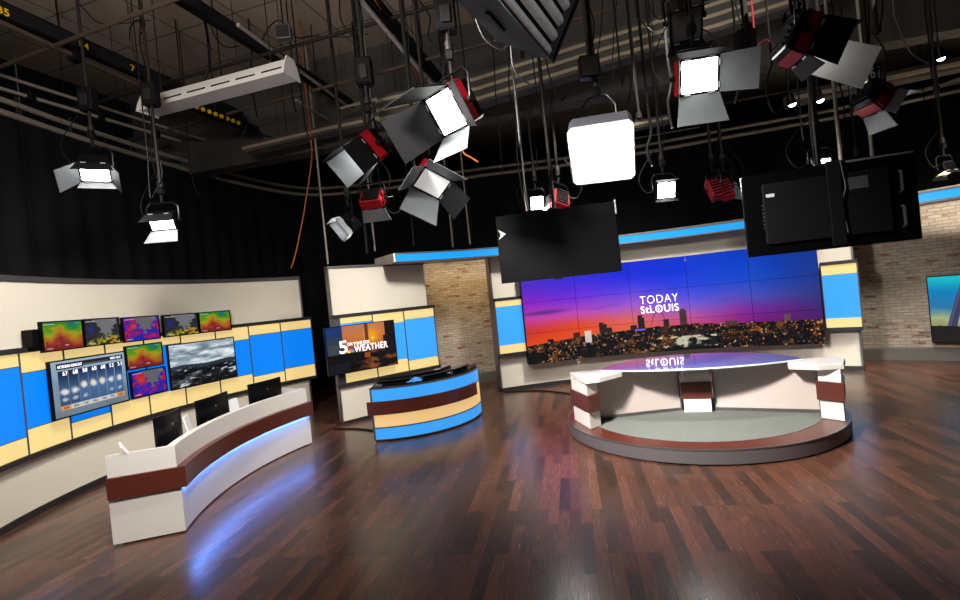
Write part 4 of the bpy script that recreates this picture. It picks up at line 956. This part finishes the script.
# square softbox that lights the desk from above
def softbox(label, loc, aim, w, dep, roll=0):
    loc = Vector(loc); f = Vector(aim).normalized(); rt = f.cross(Vector((0, 0, 1))).normalized(); up = rt.cross(f)
    if roll: q = Matrix.Rotation(R(roll), 3, f); rt = q @ rt; up = q @ up
    M = Matrix((rt, f, up)).transposed().to_4x4(); M.translation = loc; t = thing('softbox_light', label, 'studio light', loc)
    c = w * .06; h = w / 2
    o8 = [(-h + c, -h), (h - c, -h), (h, -h + c), (h, h - c), (h - c, h), (-h + c, h), (-h, h - c), (-h, -h + c)]
    def ringp(s, y): return [(x * s, y, z * s) for x, z in o8]
    b = MB(); b.M = M; rs = [ringp(1, 0), ringp(1.0, -.05), ringp(.97, -dep * .6), ringp(.4, -dep)]; vs = sum(rs, []); fs = []
    for k in range(3):
        for i in range(8): j = (i + 1) % 8; fs.append((k * 8 + i, k * 8 + j, k * 8 + 8 + j, k * 8 + 8 + i))
    fs.append(tuple(24 + i for i in range(8))); b.add(vs, fs); b.build('fabric_body', 'fabric_grey', t)
    b = MB(); b.M = M; b.add(ringp(.985, .004) + ringp(.985, -.01), [tuple(range(8))[::-1], tuple(range(8, 16))]); b.build('diffuser', 'lamp_big', t)
    b = MB(); b.M = M; b.tube(ringp(1.0, .004), .012, 6, True); b.build('rim', 'white_metal', t, True)
    b = MB(); b.M = M; b.box(-.16, .16, -dep - .25, -dep + .02, -.16, .16, .02); b.build('lamp_housing', 'black_plastic', t)
    pv = loc - f * (dep + .1); tz = pv + Vector((0, 0, .42))
    MB().tube([pv - rt * .2, pv - rt * .2 + Vector((0, 0, .3)), tz - rt * .1, tz + rt * .1, pv + rt * .2 + Vector((0, 0, .3)), pv + rt * .2], .014, 6).build('yoke', 'black_plastic', t, True)
    cl = MB(); cl.M = Matrix.Translation(tz); cl.box(-.04, .04, -.05, .05, -.01, .1, .01); cl.build('clamp', 'black_matte', t)
    pole('dark pole carrying the bright square softbox', tz + Vector((0, 0, .09)), r=.024)
softbox('very bright square softbox in the middle of the picture', (1.521, 5.700, 3.649), (-.22, -.75, -.68), .69, .46, -2)

# big softbox with a quilted grid face, at the top of the picture
sP = Vector((0.568, 3.000, 3.528)); e1 = Vector((.461, -.196, .866)); e2 = Vector((-.458, -.886, .069)); e2 = (e2 - e1 * e1.dot(e2)).normalized(); sn = e1.cross(e2).normalized()
if sn.y > 0: sn = -sn
W1, W2 = .95, 1.15
sb = thing('fabric_softbox', 'large unlit grey fabric softbox with a quilted white grid face', 'studio light', sP)
M = Matrix((e2, sn, e1)).transposed().to_4x4(); M.translation = sP
b = MB(); b.M = M
q0 = [(0, 0, 0), (W2, 0, 0), (W2, 0, W1), (0, 0, W1)]; q1 = [(W2 * .3, -.8, W1 * .3), (W2 * .7, -.8, W1 * .3), (W2 * .7, -.8, W1 * .7), (W2 * .3, -.8, W1 * .7)]
q2 = [(W2 * .03, -.4, W1 * .03), (W2 * .97, -.4, W1 * .03), (W2 * .97, -.4, W1 * .97), (W2 * .03, -.4, W1 * .97)]
b.add(q0 + q2 + q1, [(i, (i + 1) % 4, 4 + (i + 1) % 4, 4 + i) for i in range(4)] + [(4 + i, 4 + (i + 1) % 4, 8 + (i + 1) % 4, 8 + i) for i in range(4)] + [(8, 9, 10, 11)])
b.build('fabric_body', 'fabric_grey', sb)
b = MB(); b.M = M; b.add([(.02, -.05, .02), (W2 - .02, -.05, .02), (W2 - .02, -.05, W1 - .02), (.02, -.05, W1 - .02)], [(0, 1, 2, 3)]); b.build('liner', 'black_matte', sb)
rows = 11
for k in range(rows):
    x0 = W1 * k / rows + .012; x1 = W1 * (k + 1) / rows - .012
    vs = []; fs = []; nn_ = 60; mm = 8
    for i in range(nn_ + 1):
        z = .03 + (W2 - .06) * i / nn_; puff = .7 + .3 * abs(math.sin(i * PI / 4))
        for j in range(mm + 1):
            t_ = j / mm; vs.append((z, -.04 + .03 * math.sin(PI * t_) * puff, x0 + (x1 - x0) * t_))
    for i in range(nn_):
        for j in range(mm): fs.append((i * (mm + 1) + j, i * (mm + 1) + j + 1, (i + 1) * (mm + 1) + j + 1, (i + 1) * (mm + 1) + j))
    b = MB(); b.M = M; b.add(vs, fs).build('quilted_row', 'quilt', sb, True)
b = MB(); b.M = M; b.tube(q0, .012, 6, True); b.build('rim', 'black_plastic', sb)
b = MB(); b.M = M; b.box(.3, .5, -.21, -.19, .0, .05); b.build('strap', 'black_matte', sb)
hc = M @ Vector((W2 / 2, -.9, W1 / 2)); MB().cyl(hc, hc + Vector((0, 0, .22)), .03, 10).build('hanger', 'black_matte', sb, True)
b = MB(); b.M = M; b.box(W2 * .38, W2 * .62, -1.0, -.8, W1 * .38, W1 * .62, .02); b.build('lamp_housing', 'black_plastic', sb)
pole('dark pole above the large unlit fabric softbox', hc + Vector((0, 0, .2)), r=.026)

# ------------------------------------------------------------------ grid of pipes and beams under the ceiling
def pipe(label, p, q, r=.03, m='pipe_dark', name='grid_pipe', cat='pipe', ext=(0, 0), clamps=0):
    p = Vector(p); q = Vector(q); d = q - p; p = p - d * ext[0]; q = q + d * ext[1]
    t = thing(name, label, cat, (p + q) / 2)
    MB().cyl(p, q, r, 10).build('tube', m, t, True)
    for i in range(clamps):
        c = p.lerp(q, (i + .5) / clamps); b = MB(); b.M = Matrix.Translation(c); b.box(-r * 2, r * 2, -r * 2, r * 2, -r * 2.4, r * 2.4, .008); b.build('clamp', 'black_matte', t)
    n = max(2, int((q - p).length / 2.5))
    for i in range(n):
        c = p.lerp(q, (i + .5) / n); MB().cyl(c, Vector((c.x, c.y, CEIL)), .006, 5).build('hanger_rod', 'pipe_dark', t)
    return t
def beam(label, p, q, h=.22, w=.12, m='wall_black', ext=(0, 0), tags=()):
    p = Vector(p); q = Vector(q); d = q - p; p = p - d * ext[0]; q = q + d * ext[1]; M = frame(p, q - p); L_ = (q - p).length
    t = thing('steel_beam', label, 'beam', (p + q) / 2)
    b = MB(); b.M = M; b.box(0, L_, -w / 2, w / 2, -h / 2, -h / 2 + .02); b.box(0, L_, -w / 2, w / 2, h / 2 - .02, h / 2); b.box(0, L_, -.012, .012, -h / 2, h / 2); b.box(0, L_, -w / 2, -w / 2 + .01, -h / 2, h / 2); b.build('girder', m, t)
    n = max(2, int(L_ / 3))
    for i in range(n):
        c = M @ Vector((L_ * (i + .5) / n, 0, h / 2)); MB().cyl(c, Vector((c.x, c.y, CEIL)), .012, 6).build('hanger_rod', 'pipe_dark', t)
    return t, M, L_
def number_tag(label, p, body, d):
    p = Vector(p); d = Vector(d); p = p + Vector((d.y, -d.x, 0)).normalized() * .1; M = frame(p, d); o = thing('number_tag', label, 'tag', p)
    b = MB(); b.M = M; b.box(-.02, .17, -.004, .004, -.02, .12, .003); b.build('plate', 'black_matte', o)
    lettering(body, M @ Matrix.Translation((0, -.006, 0)), .10, 'tag_yellow', 'number', o, .07 * len(body), .02, .003)
pipe('thin pale pipe running along the ceiling edge over the near curtain', (-7.098, 7.975, 6.400), (-5.657, 12.375, 6.400), .028, 'pipe_pale', ext=(.8, .2))
pipe('pale pipe lying just above the curtain rails', (-6.997, 8.368, 6.200), (-6.097, 11.022, 6.200), .03, 'pipe_pale', ext=(.6, 0), clamps=4)
bt, bM, bL = beam('black steel beam with yellow number tags at the upper corner', (-5.774, 6.589, 6.500), (-5.017, 9.407, 6.500), ext=(.5, .5))
pipe('dull pipe hung below the tagged black beam', (-5.725, 6.514, 6.300), (-5.267, 8.762, 6.300), .035, 'pipe_rust', ext=(.5, .35), clamps=3)
beam('black beam crossing behind the white strip light', (-3.481, 6.766, 6.500), (-2.938, 8.591, 6.500), .2, .1, ext=(.4, 1.2))
pipe('pale edged pipe beside the beam behind the white strip light', (-2.748, 8.599, 6.400), (-2.178, 11.242, 6.400), .03, 'pipe_pale', ext=(.5, .1))
beam('black beam beside the white pipe above the light cluster', (-1.033, 6.848, 6.300), (-0.175, 10.128, 6.300), .2, .1, ext=(.4, .4))
pipe('white pipe running down to the big cluster light', (-1.146, 6.657, 6.200), (-0.369, 9.928, 6.200), .035, 'pipe_white', ext=(.4, .1))
pipe('dark cross pipe passing behind the tagged beam', (-6.718, 7.563, 6.300), (-3.667, 6.500, 6.300), .03, 'pipe_rust', ext=(.6, .3))
pipe('long dark cross pipe above the white strip light', (-6.500, 9.067, 6.300), (0.075, 7.040, 6.300), .03, 'pipe_dark', ext=(.1, .4))
pipe('long dull cross pipe below the bulkhead edge', (-6.577, 10.775, 6.300), (0.422, 8.365, 6.300), .03, 'pipe_rust', ext=(.1, .3))
pipe('pale short pipe between the bulkhead and the light cluster', (-3.039, 9.531, 6.200), (-2.610, 11.374, 6.200), .025, 'pipe_pale')
pipe('pale pipe crossing before the bulkhead', (-2.426, 10.155, 6.200), (-0.716, 9.558, 6.200), .03, 'pipe_pale', ext=(0, .3))
pipe('thin pale pipe behind the small lamp between the televisions', (4.415, 14.498, 6.200), (6.449, 13.922, 6.200), .02, 'pipe_pale')
pipe('thin pinkish pipe under the bright light with silver doors', (6.252, 12.148, 6.200), (7.606, 11.780, 6.200), .02, 'pipe_rust', ext=(0, .3))
pipe('pale pipe end sticking out below the ceiling at the picture edge', (10.376, 11.542, 5.800), (10.708, 10.933, 5.800), .035, 'pipe_pale', ext=(0, 1))
number_tag('yellow number tag 85 on the black beam in the corner', (-5.839, 6.526, 6.420), '85', bM.to_3x3() @ Vector((1, 0, 0)))
number_tag('yellow number tag on the black beam beside the first pole', (-5.536, 7.477, 6.420), '84', bM.to_3x3() @ Vector((1, 0, 0)))
number_tag('yellow number tag where the second pole passes the black beam', (-5.355, 8.314, 6.420), '7', bM.to_3x3() @ Vector((1, 0, 0)))
# ducts
def duct(label, pts, w, h, m='duct_beige', ribs=3):
    P = [Vector(p) for p in pts]; t = thing('ceiling_duct', label, 'duct', P[len(P) // 2])
    b = MB()
    for p, q in zip(P[:-1], P[1:]):
        b.M = frame(p, q - p); L_ = (q - p).length; b.box(0, L_ + .05, 0, w, 0, h)
    b.build('casing', 'bulkhead', t)
    for k in range(ribs):
        b = MB(); z = h * (k + .25) / ribs
        for p, q in zip(P[:-1], P[1:]):
            b.M = frame(p, q - p); L_ = (q - p).length; b.box(-.02, L_ + .07, -.045, .001, z, z + h * .34 / ribs)
        b.build('rib', m, t)
    for p, q in zip(P[:-1], P[1:]):
        n = max(1, int((q - p).length / 2))
        for i in range(n):
            c = p.lerp(q, (i + .5) / n); MB().cyl(c + Vector((0, .05, h)), Vector((c.x, c.y + .05, CEIL)), .01, 5).build('hanger_rod', 'pipe_dark', t)
duct('ribbed beige duct running across behind the hanging softbox', [(-1.472, 9.200, 5.479), (0.343, 8.800, 5.522), (2.353, 8.400, 5.776), (4.167, 8.000, 5.975), (6.097, 7.600, 6.255)], .3, .5, ribs=3)
duct('flat beige duct running past the bulkhead behind the light cluster', [(-4.459, 10.400, 5.618), (-2.617, 10.100, 5.743), (0.188, 9.700, 5.862)], .3, .16, ribs=1)
duct('thick beige beam duct behind the red light at the end of the row', [(6.174, 9.600, 5.217), (7.462, 9.300, 5.283), (9.619, 8.900, 5.406)], .3, .2, ribs=1)
duct('short beige duct piece beside the very bright softbox', [(3.179, 9.400, 5.001), (3.719, 9.300, 5.023)], .2, .14, ribs=1)
# white strip light trough
s0 = Vector((-4.789, 7.842, 5.600)); s1 = Vector((-2.290, 7.099, 5.600)); SM = frame(s0, s1 - s0); SL = (s1 - s0).length
st = thing('strip_light', 'long white slotted strip light hanging below the ceiling', 'strip light', (s0 + s1) / 2)
b = MB(); b.M = SM; hs = .11
prof = [(-.16, -.09), (.16, -.09), (.13, .02), (.07, .13), (-.07, .13), (-.13, .02)]
b.add([(x, y, z) for x in (0, SL) for y, z in prof], [tuple(range(6)), tuple(range(11, 5, -1))] + [(i, 6 + i, 6 + (i + 1) % 6, (i + 1) % 6) for i in range(6)]); b.build('trough', 'white_metal', st)
b = MB(); b.M = SM
for k in range(6): b.add([(SL * (k + .12) / 6, -.1455, -.018), (SL * (k + .88) / 6, -.1455, -.018), (SL * (k + .88) / 6, -.138, .006), (SL * (k + .12) / 6, -.138, .006), (SL * (k + .12) / 6, -.12, -.018), (SL * (k + .88) / 6, -.12, -.018), (SL * (k + .88) / 6, -.115, .006), (SL * (k + .12) / 6, -.115, .006)], [(0, 1, 2, 3), (4, 7, 6, 5), (0, 4, 5, 1), (3, 2, 6, 7), (0, 3, 7, 4), (1, 5, 6, 2)])
b.build('slot', 'slot_dark', st)
for x in (0, SL):
    b = MB(); b.M = SM; b.add([(x + d, y, z) for d in (-.012, .012) for y, z in ((-.19, -.11), (.19, -.11), (.15, .02), (.08, .17), (-.08, .17), (-.15, .02))], [(5, 4, 3, 2, 1, 0), (6, 7, 8, 9, 10, 11)] + [(i, (i + 1) % 6, 6 + (i + 1) % 6, 6 + i) for i in range(6)]); b.build('end_cap', 'white_metal', st)
for x in (.12, .88):
    c = SM @ Vector((SL * x, 0, .13)); MB().cyl(c, Vector((c.x, c.y, CEIL)), .008, 6).build('suspension_rod', 'pipe_dark', st)
# row of yellow sockets under the strip light
k0 = Vector((-4.838, 9.394, 6.200)); k1 = Vector((-4.518, 10.351, 6.200)); SM2 = frame(k0, k1 - k0); KL = (k1 - k0).length
sk = thing('socket_strip', 'black socket strip with a row of yellow sockets behind the white strip light', 'socket strip', (k0 + k1) / 2)
b = MB(); b.M = SM2; b.box(-.3, KL + .6, 0, .1, -.06, .09); b.build('rail', 'black_matte', sk)
for k in range(8): b = MB(); b.M = SM2; b.cyl((KL * k / 7, .0, 0), (KL * k / 7, -.03, 0), .04, 8); b.build('socket', 'tag_yellow', sk)
b = MB(); c = SM2 @ Vector((KL / 2, .05, .09)); b.cyl(c, Vector((c.x, c.y, CEIL)), .012, 6); b.build('hanger_rod', 'pipe_dark', sk)
# junction boxes
def jbox(label, p, w, h, hollow=False):
    p = Vector(p); t = thing('junction_box', label, 'box', p)
    b = MB(); b.M = Matrix.Translation(p); b.box(-w / 2, w / 2, -.06, .06, -h / 2, h / 2, .01); b.build('body', 'grey_plastic' if not hollow else 'black_plastic', t)
    b = MB(); b.M = Matrix.Translation(p); b.box(-w * .42, w * .42, -.068, -.058, -h * .42, h * .42, .004); b.build('lid', 'pipe_dark', t)
    MB().cyl(p + Vector((0, 0, h / 2)), Vector((p.x, p.y, CEIL)), .014, 6).build('conduit', 'pipe_dark', t)
jbox('grey junction box on the cross pipe above the strip light', (-2.471, 7.517, 6.350), .22, .2)
jbox('black control box on a drop pole beside the quilted softbox', (1.550, 6.000, 4.744), .24, .26, True)
jbox('black box high above the narrow strip lamp', (3.177, 5.600, 4.685), .2, .24, True)
# ------------------------------------------------------------------ bare drop poles, wires and cables
for lab, p, r, m in (
    ('dark slim pole hanging left of the light cluster', (-1.532, 8.200, 5.338), .022, 'pipe_dark'),
    ('grey slim pole hanging beside the light cluster', (-1.547, 8.400, 5.314), .016, 'pipe_pale'),
    ('dark thick pole rising above the big cluster light', (-0.620, 6.500, 4.500), .028, 'pipe_dark'),
    ('dark pole with clamps near the white pipe', (-0.167, 7.000, 5.395), .03, 'pipe_dark'),
    ('grey pole reaching down to the top of the weather set wall', (-2.983, 10.300, 3.169), .02, 'pipe_pale'),
    ('grey pole ending beside the corner of the header strip', (-2.326, 11.000, 3.364), .02, 'pipe_dark'),
    ('grey pole standing close to the corner of the header strip', (-2.226, 11.400, 3.455), .02, 'pipe_pale'),
    ('dark pole with a black clamp above the header strip', (-1.394, 11.800, 3.523), .018, 'pipe_dark'),
    ('dark pole with a black clamp nearer the plain television', (-0.498, 11.800, 3.409), .02, 'pipe_pale'),
    ('thin grey pole hanging left of the plain television', (-0.099, 11.800, 3.438), .02, 'pipe_pale'),
    ('pale pole reaching the corner of the plain television', (0.700, 6.400, 3.211), .016, 'pipe_pale'),
    ('dark pole beside the control box', (1.602, 6.100, 4.927), .024, 'pipe_dark'),
    ('long black pole right of the square softbox', (2.419, 7.000, 4.391), .024, 'pipe_dark'),
    ('dark pole hanging behind the numbered red light', (4.640, 6.500, 5.013), .03, 'pipe_dark'),
    ('dark pole above the pale silver door', (4.954, 6.000, 4.776), .026, 'pipe_dark'),
    ('pale pole coming down onto the rear-facing television', (4.099, 5.600, 3.293), .02, 'pipe_pale'),
    ('grey pole hanging beyond the end red light', (5.950, 7.500, 3.676), .022, 'pipe_pale'),
    ('thin grey pole between the end red light and the television', (5.716, 7.500, 3.700), .014, 'pipe_dark'),
    ('pale pole ending at the clamp near the picture edge', (6.522, 7.000, 4.333), .02, 'pipe_dark'),
    ('dark pole beside the unlit dark light', (2.993, 6.200, 4.834), .03, 'pipe_dark'),
    ('dark pole hanging above the black box', (3.322, 5.800, 4.861), .03, 'pipe_dark')):
    pole(lab, p, r=r, m=m, coupler=m == 'pipe_dark')
def cable(label, pts, r=.008, m='rubber', sub=6, up=False):
    P = smooth_path(pts, sub)
    if up: P = [Vector((P[0].x, P[0].y, CEIL))] + P
    tag(MB().tube(P, r, 6).build('cable', m, None, True, origin=tuple(P[0])), label, 'cable')
cable('orange cable dangling in front of the black curtain', [(-2.798, 9.395, 5.200), (-2.906, 9.600, 4.987), (-3.068, 9.600, 4.342), (-3.216, 9.600, 3.828), (-3.383, 9.600, 3.315), (-3.481, 9.600, 3.098)], .012, 'cable_orange', up=True)
cable('black cable with a plug hanging in front of the white strip light', [(-3.276, 6.703, 6.600), (-3.325, 6.899, 6.400), (-3.824, 8.000, 6.628), (-3.851, 8.000, 6.223), (-3.974, 8.000, 5.953)], .02)
cable('thin black cable looping down beside the first pole', [(-4.776, 6.290, 6.600), (-6.127, 8.000, 7.457), (-6.122, 8.000, 7.206), (-6.117, 8.000, 6.954)], .014)
cable('thin cable draped across the ceiling tiles', [(-5.576, 7.570, 7.300), (-5.591, 7.863, 7.200), (-5.483, 8.099, 7.100), (-4.859, 8.282, 7.200)], .008)
cable('black cable looped under the long cross pipe', [(-4.539, 7.207, 6.300), (-5.018, 8.000, 6.937), (-4.896, 8.000, 7.050), (-4.778, 8.000, 6.976), (-4.857, 8.000, 6.827)], .01)
cable('black cable looped beside the pale ceiling beam', [(-3.398, 7.241, 6.400), (-3.696, 8.000, 6.646), (-3.555, 8.000, 6.491), (-3.336, 8.000, 6.484)], .01)
cable('cable arching to the grey junction box', [(-2.885, 7.737, 6.400), (-2.978, 8.400, 6.975), (-2.821, 8.400, 7.058), (-2.747, 8.400, 6.968)], .01)
cable('thin black cable running along the pipe beside the junction box', [(-2.358, 7.454, 6.350), (-2.420, 8.000, 6.517), (-2.229, 8.000, 6.529), (-1.764, 8.000, 6.466), (-1.576, 8.000, 6.463)], .01)
cable('long thin cable hanging before the bulkhead', [(-1.464, 6.960, 6.600), (-1.721, 8.000, 6.729), (-1.515, 8.000, 6.441), (-1.322, 8.000, 6.484)], .01)
cable('black cable hanging beside the slim poles of the cluster', [(-1.421, 7.321, 6.300), (-1.552, 8.000, 6.084), (-1.537, 8.000, 5.612), (-1.548, 8.000, 5.204)], .012)
cable('orange cable running beside the white pipe', [(-0.982, 6.771, 6.250), (-0.848, 7.810, 6.200), (-0.714, 8.767, 6.150), (-0.648, 9.702, 6.100)], .014, 'cable_orange')
cable('thin cable crossing between white pipe and clamped pole', [(-0.376, 6.500, 6.005), (-0.270, 6.500, 5.791), (-0.318, 6.500, 5.566), (-0.266, 6.500, 5.459)], .01, up=True)
cable('black cable beside the clamped pole', [(0.088, 6.000, 5.809), (0.087, 6.000, 5.457), (0.098, 6.000, 5.103), (0.091, 6.000, 4.798)], .012, up=True)
cable('black cable curving below the fabric softbox', [(0.180, 4.000, 4.406), (0.239, 4.000, 4.212), (0.354, 4.000, 4.106), (0.411, 4.000, 4.132)], .008, up=True)
cable('black cable drooping from the fabric softbox', [(0.441, 4.000, 4.113), (0.442, 4.000, 3.971), (0.488, 4.000, 3.873), (0.561, 4.000, 3.818)], .007, up=True)
cable('long pale cord hanging from the fabric softbox to the plain television', [(0.611, 5.600, 4.923), (0.615, 5.600, 4.637), (0.614, 5.600, 4.087), (0.608, 5.600, 3.482), (0.625, 5.600, 3.094)], .012, 'cable_grey', up=True)
cable('thin cord hanging behind the softbox beside the ceiling duct', [(1.804, 6.000, 5.636), (1.734, 6.000, 5.172), (1.657, 6.000, 4.874), (1.624, 6.000, 4.783)], .008, up=True)
cable('thin grey cord hanging above the square softbox', [(2.111, 6.400, 5.846), (2.012, 6.400, 5.354), (1.927, 6.400, 4.760)], .007, up=True)
cable('black cable drooping from the long black pole', [(2.376, 6.600, 5.603), (2.514, 6.600, 5.434), (2.705, 6.600, 5.259), (2.852, 6.600, 5.167)], .008, up=True)
cable('black cable curving behind the bright light with silver doors', [(2.894, 6.000, 5.078), (3.048, 6.000, 4.969), (3.104, 6.000, 4.822), (3.189, 6.000, 4.719)], .01, up=True)
cable('red cable draped near the bright light with silver doors', [(3.525, 6.000, 4.779), (3.602, 6.000, 4.842), (3.675, 6.000, 4.858), (3.738, 6.000, 4.781)], .01, 'red_metal', up=True)
cable('grey lead looping below the light cluster', [(-1.145, 6.600, 3.939), (-1.110, 6.600, 3.520), (-0.994, 6.600, 3.391), (-0.856, 6.600, 3.468), (-0.773, 6.600, 3.641), (-0.690, 6.600, 3.815)], .009, 'cable_grey', up=True)
cable('red cable hanging right of the big cluster light', [(-0.067, 6.000, 4.059), (-0.012, 6.000, 3.900), (0.075, 6.000, 3.833), (0.141, 6.000, 3.779)], .01, 'cable_orange', up=True)
cable('thin cable hanging along the black curtain below the rail', [(-7.119, 8.300, 5.713), (-7.129, 8.300, 5.323), (-7.114, 8.300, 5.158)], .01, 'cable_grey', up=True)
cable('grey cable hanging in a loop by the small curtain light', [(-4.336, 7.000, 4.526), (-4.358, 7.000, 4.184), (-4.350, 7.000, 4.004), (-4.270, 7.000, 4.106), (-4.168, 7.000, 4.289), (-4.172, 7.000, 4.509)], .008, up=True)
cable('thin dark cable on the curtain right of the small light', [(-4.842, 9.000, 5.081), (-4.826, 9.000, 4.725), (-4.747, 9.000, 4.469)], .01, up=True)
cable('black cable hanging slack beside the drop pole at the left end of the bulkhead', [(-2.647, 8.600, 6.070), (-2.639, 8.600, 5.664), (-2.627, 8.600, 5.291), (-2.543, 8.600, 5.113)], .012, up=True)
cable('black cable dropping past the right end of the white strip light', [(-2.803, 8.800, 6.584), (-2.870, 8.800, 6.107), (-2.827, 8.800, 5.688)], .012, up=True)
cable('black cable dropping behind the middle of the white strip light', [(-3.638, 9.200, 6.945), (-3.702, 9.200, 6.500), (-3.664, 9.200, 5.828)], .014, up=True)
cable('black looped cable by the socket strip', [(-4.041, 8.800, 5.673), (-3.998, 8.800, 5.426), (-3.832, 8.800, 5.358), (-3.692, 8.800, 5.534)], .01, up=True)
cable('thin black cable crossing low from the curtain rail to the cluster', [(-4.415, 10.639, 6.100), (-3.652, 10.784, 5.900), (-2.879, 11.080, 6.000), (-2.342, 10.892, 6.100)], .012)
cable('brown cable sagging along the black curtain below the bulkhead', [(-3.556, 12.229, 6.000), (-3.035, 11.907, 5.950), (-2.596, 11.678, 6.000), (-2.203, 11.612, 6.100)], .014, 'cable_orange')
cable('black cable sagging from the clamped pole to the cluster', [(-0.149, 7.200, 5.428), (-0.253, 7.200, 5.241), (-0.433, 7.200, 5.146), (-0.562, 7.200, 4.989)], .012, up=True)
cable('dark cable hanging between cluster and pale cord', [(0.553, 7.400, 5.591), (0.524, 7.400, 5.013), (0.523, 7.400, 4.432), (0.508, 7.400, 3.997)], .01, up=True)
cable('dark cable hanging right of the pale cord', [(1.146, 7.600, 5.475), (1.160, 7.600, 5.026), (1.219, 7.600, 4.572), (1.210, 7.600, 3.886)], .01, up=True)
cable('black cable hooked below the fabric softbox and ducts', [(1.232, 7.000, 5.336), (1.281, 7.000, 5.001), (1.369, 7.000, 4.773), (1.456, 7.000, 4.819)], .012, up=True)
cable('thick black cable behind the top of the square softbox', [(2.425, 7.600, 5.107), (2.508, 7.600, 5.337), (2.564, 7.600, 5.152), (2.487, 7.600, 4.832)], .014, up=True)
cable('black cable bundle hanging beside the right edge of the square softbox', [(2.629, 7.200, 4.581), (2.640, 7.200, 4.268), (2.559, 7.200, 4.022), (2.607, 7.200, 3.790)], .02, up=True)
cable('black cable dangling left of the bright light with silver doors', [(2.648, 6.400, 4.913), (2.656, 6.400, 4.611), (2.594, 6.400, 4.366), (2.614, 6.400, 4.062)], .018, up=True)
cable('black cable hanging beside the black box near the picture top', [(3.411, 6.200, 4.986), (3.336, 6.200, 4.726), (3.383, 6.200, 4.453), (3.323, 6.200, 4.216)], .014, up=True)
cable('black cable drooping behind the numbered red light', [(3.694, 6.000, 4.574), (3.596, 6.000, 4.301), (3.663, 6.000, 4.011), (3.810, 6.000, 4.067)], .012, up=True)
cable('thin grey cord right of the pale silver door', [(6.038, 7.000, 5.453), (6.121, 7.000, 5.170), (6.233, 7.000, 4.912), (6.466, 7.000, 4.751)], .008, 'cable_grey', up=True)
cable('thin cable hanging in front of the curtain below the thick beige duct', [(5.689, 8.600, 4.785), (5.680, 8.600, 4.516), (5.690, 8.600, 4.278)], .012, up=True)
cable('slack thin cable on the curtain right of the end red light', [(9.057, 10.000, 4.998), (8.844, 10.000, 4.626), (8.577, 10.000, 4.299)], .01, up=True)
cable('black floor cable lying between the weather wall and kiosk', [(-2.95, 9.5, .015), (-2.5, 9.35, .015), (-2.1, 9.05, .015), (-1.9, 8.75, .015)], .015)
cable('black floor cable lying in front of the cream wall under the skyline screens', [(0.306, 11.445, 0.015), (0.726, 11.337, 0.015), (1.207, 11.074, 0.015), (1.689, 10.477, 0.015)], .018)

# ------------------------------------------------------------------ unseen lamps added to brighten the sets, besides two warm brick spots
def area(name, loc, target, size, energy, color=(1, .96, .9), spread=180):
    ld = bpy.data.lights.new(name, 'AREA'); ld.shape = 'SQUARE'; ld.size = size; ld.energy = energy; ld.color = color; ld.spread = R(spread)
    o = bpy.data.objects.new(name, ld); COL.objects.link(o); o.location = loc
    o.rotation_euler = (Vector(target) - Vector(loc)).to_track_quat('-Z', 'Y').to_euler(); return o
area('added_key', (-1.8, 2.8, 5.2), (2.9, 7.3, .5), .6, 190, spread=58)  # keys added to light the anchor desk, no fixture built
area('added_key', (2.5, 6.3, 5.4), (2.9, 7.1, .3), .6, 55, spread=95)
area('added_fill', (-.6, 1.8, 5.2), (-3.5, 6.2, .5), .6, 40, spread=55)  # fills added to brighten the bench and set walls
area('added_fill', (-2.9, 4.6, 5.2), (-5.6, 7.8, .8), .6, 92, spread=90)
area('added_fill', (.0, 7.2, 5.0), (-2.1, 10.4, 1.3), .6, 60, spread=75)
area('added_fill', (2.3, 8.0, 5.3), (2.8, 11.6, 1.0), .6, 165, spread=90)
area('added_fill', (6.0, 7.6, 5.0), (6.8, 10.2, 1.2), .6, 52, spread=85)
area('brick_wash', (8.4, 6.8, 4.6), (9.5, 9.8, .9), .5, 120, (1, .9, .76), 90)  # added to brighten the far brick
area('brick_wash', (-.75, 12.0, 3.25), (-.85, 13.0, 2.0), .15, 6, (1, .72, .36), 120)
area('brick_wash', (.1, 12.1, 3.25), (.15, 13.2, 2.0), .15, 7, (1, .72, .36), 120)
area('added_uplight', (-2.4, 1.8, 5.0), (-3.6, 6.5, 7.6), 1.5, 300, (1, .93, .85))  # added lamps pointing up to brighten the ceiling
area('added_uplight', (4, 5.5, 5.8), (3.5, 9, 7.6), 2.0, 40, (1, .95, .9))
area('added_uplight', (1.5, .6, 3.2), (.2, 2.7, 4.2), .6, 3.5, (1, .97, .93), 80)  # added to brighten the quilted softbox face

w = bpy.data.worlds.new('World'); S.world = w; w.use_nodes = True
w.node_tree.nodes['Background'].inputs[0].default_value = (.5, .55, .6, 1); w.node_tree.nodes['Background'].inputs[1].default_value = .02

# ------------------------------------------------------------------ camera: 19 mm, eye 2.2 m up, tipped 0.37 deg down, rolled 5.8 deg
cam = bpy.data.cameras.new('Camera'); co = bpy.data.objects.new('Camera', cam); COL.objects.link(co)
cam.sensor_width = 36; cam.lens = 509.3 / 960 * 36; cam.clip_start = .05; cam.clip_end = 100
pch, rol = .0064, .1013
F = Vector((0, math.cos(pch), -math.sin(pch))); U0 = Vector((0, math.sin(pch), math.cos(pch))); R0 = Vector((1, 0, 0))
rx = math.cos(rol) * R0 - math.sin(rol) * U0; ux = math.cos(rol) * U0 + math.sin(rol) * R0
Mc = Matrix((rx, ux, -F)).transposed().to_4x4(); Mc.translation = (0, 0, 2.2); co.matrix_world = Mc
S.camera = co
S.view_settings.view_transform = 'Standard'; S.view_settings.look = 'None'; S.view_settings.gamma = 1; S.view_settings.exposure = 0; S.view_settings.use_curve_mapping = False
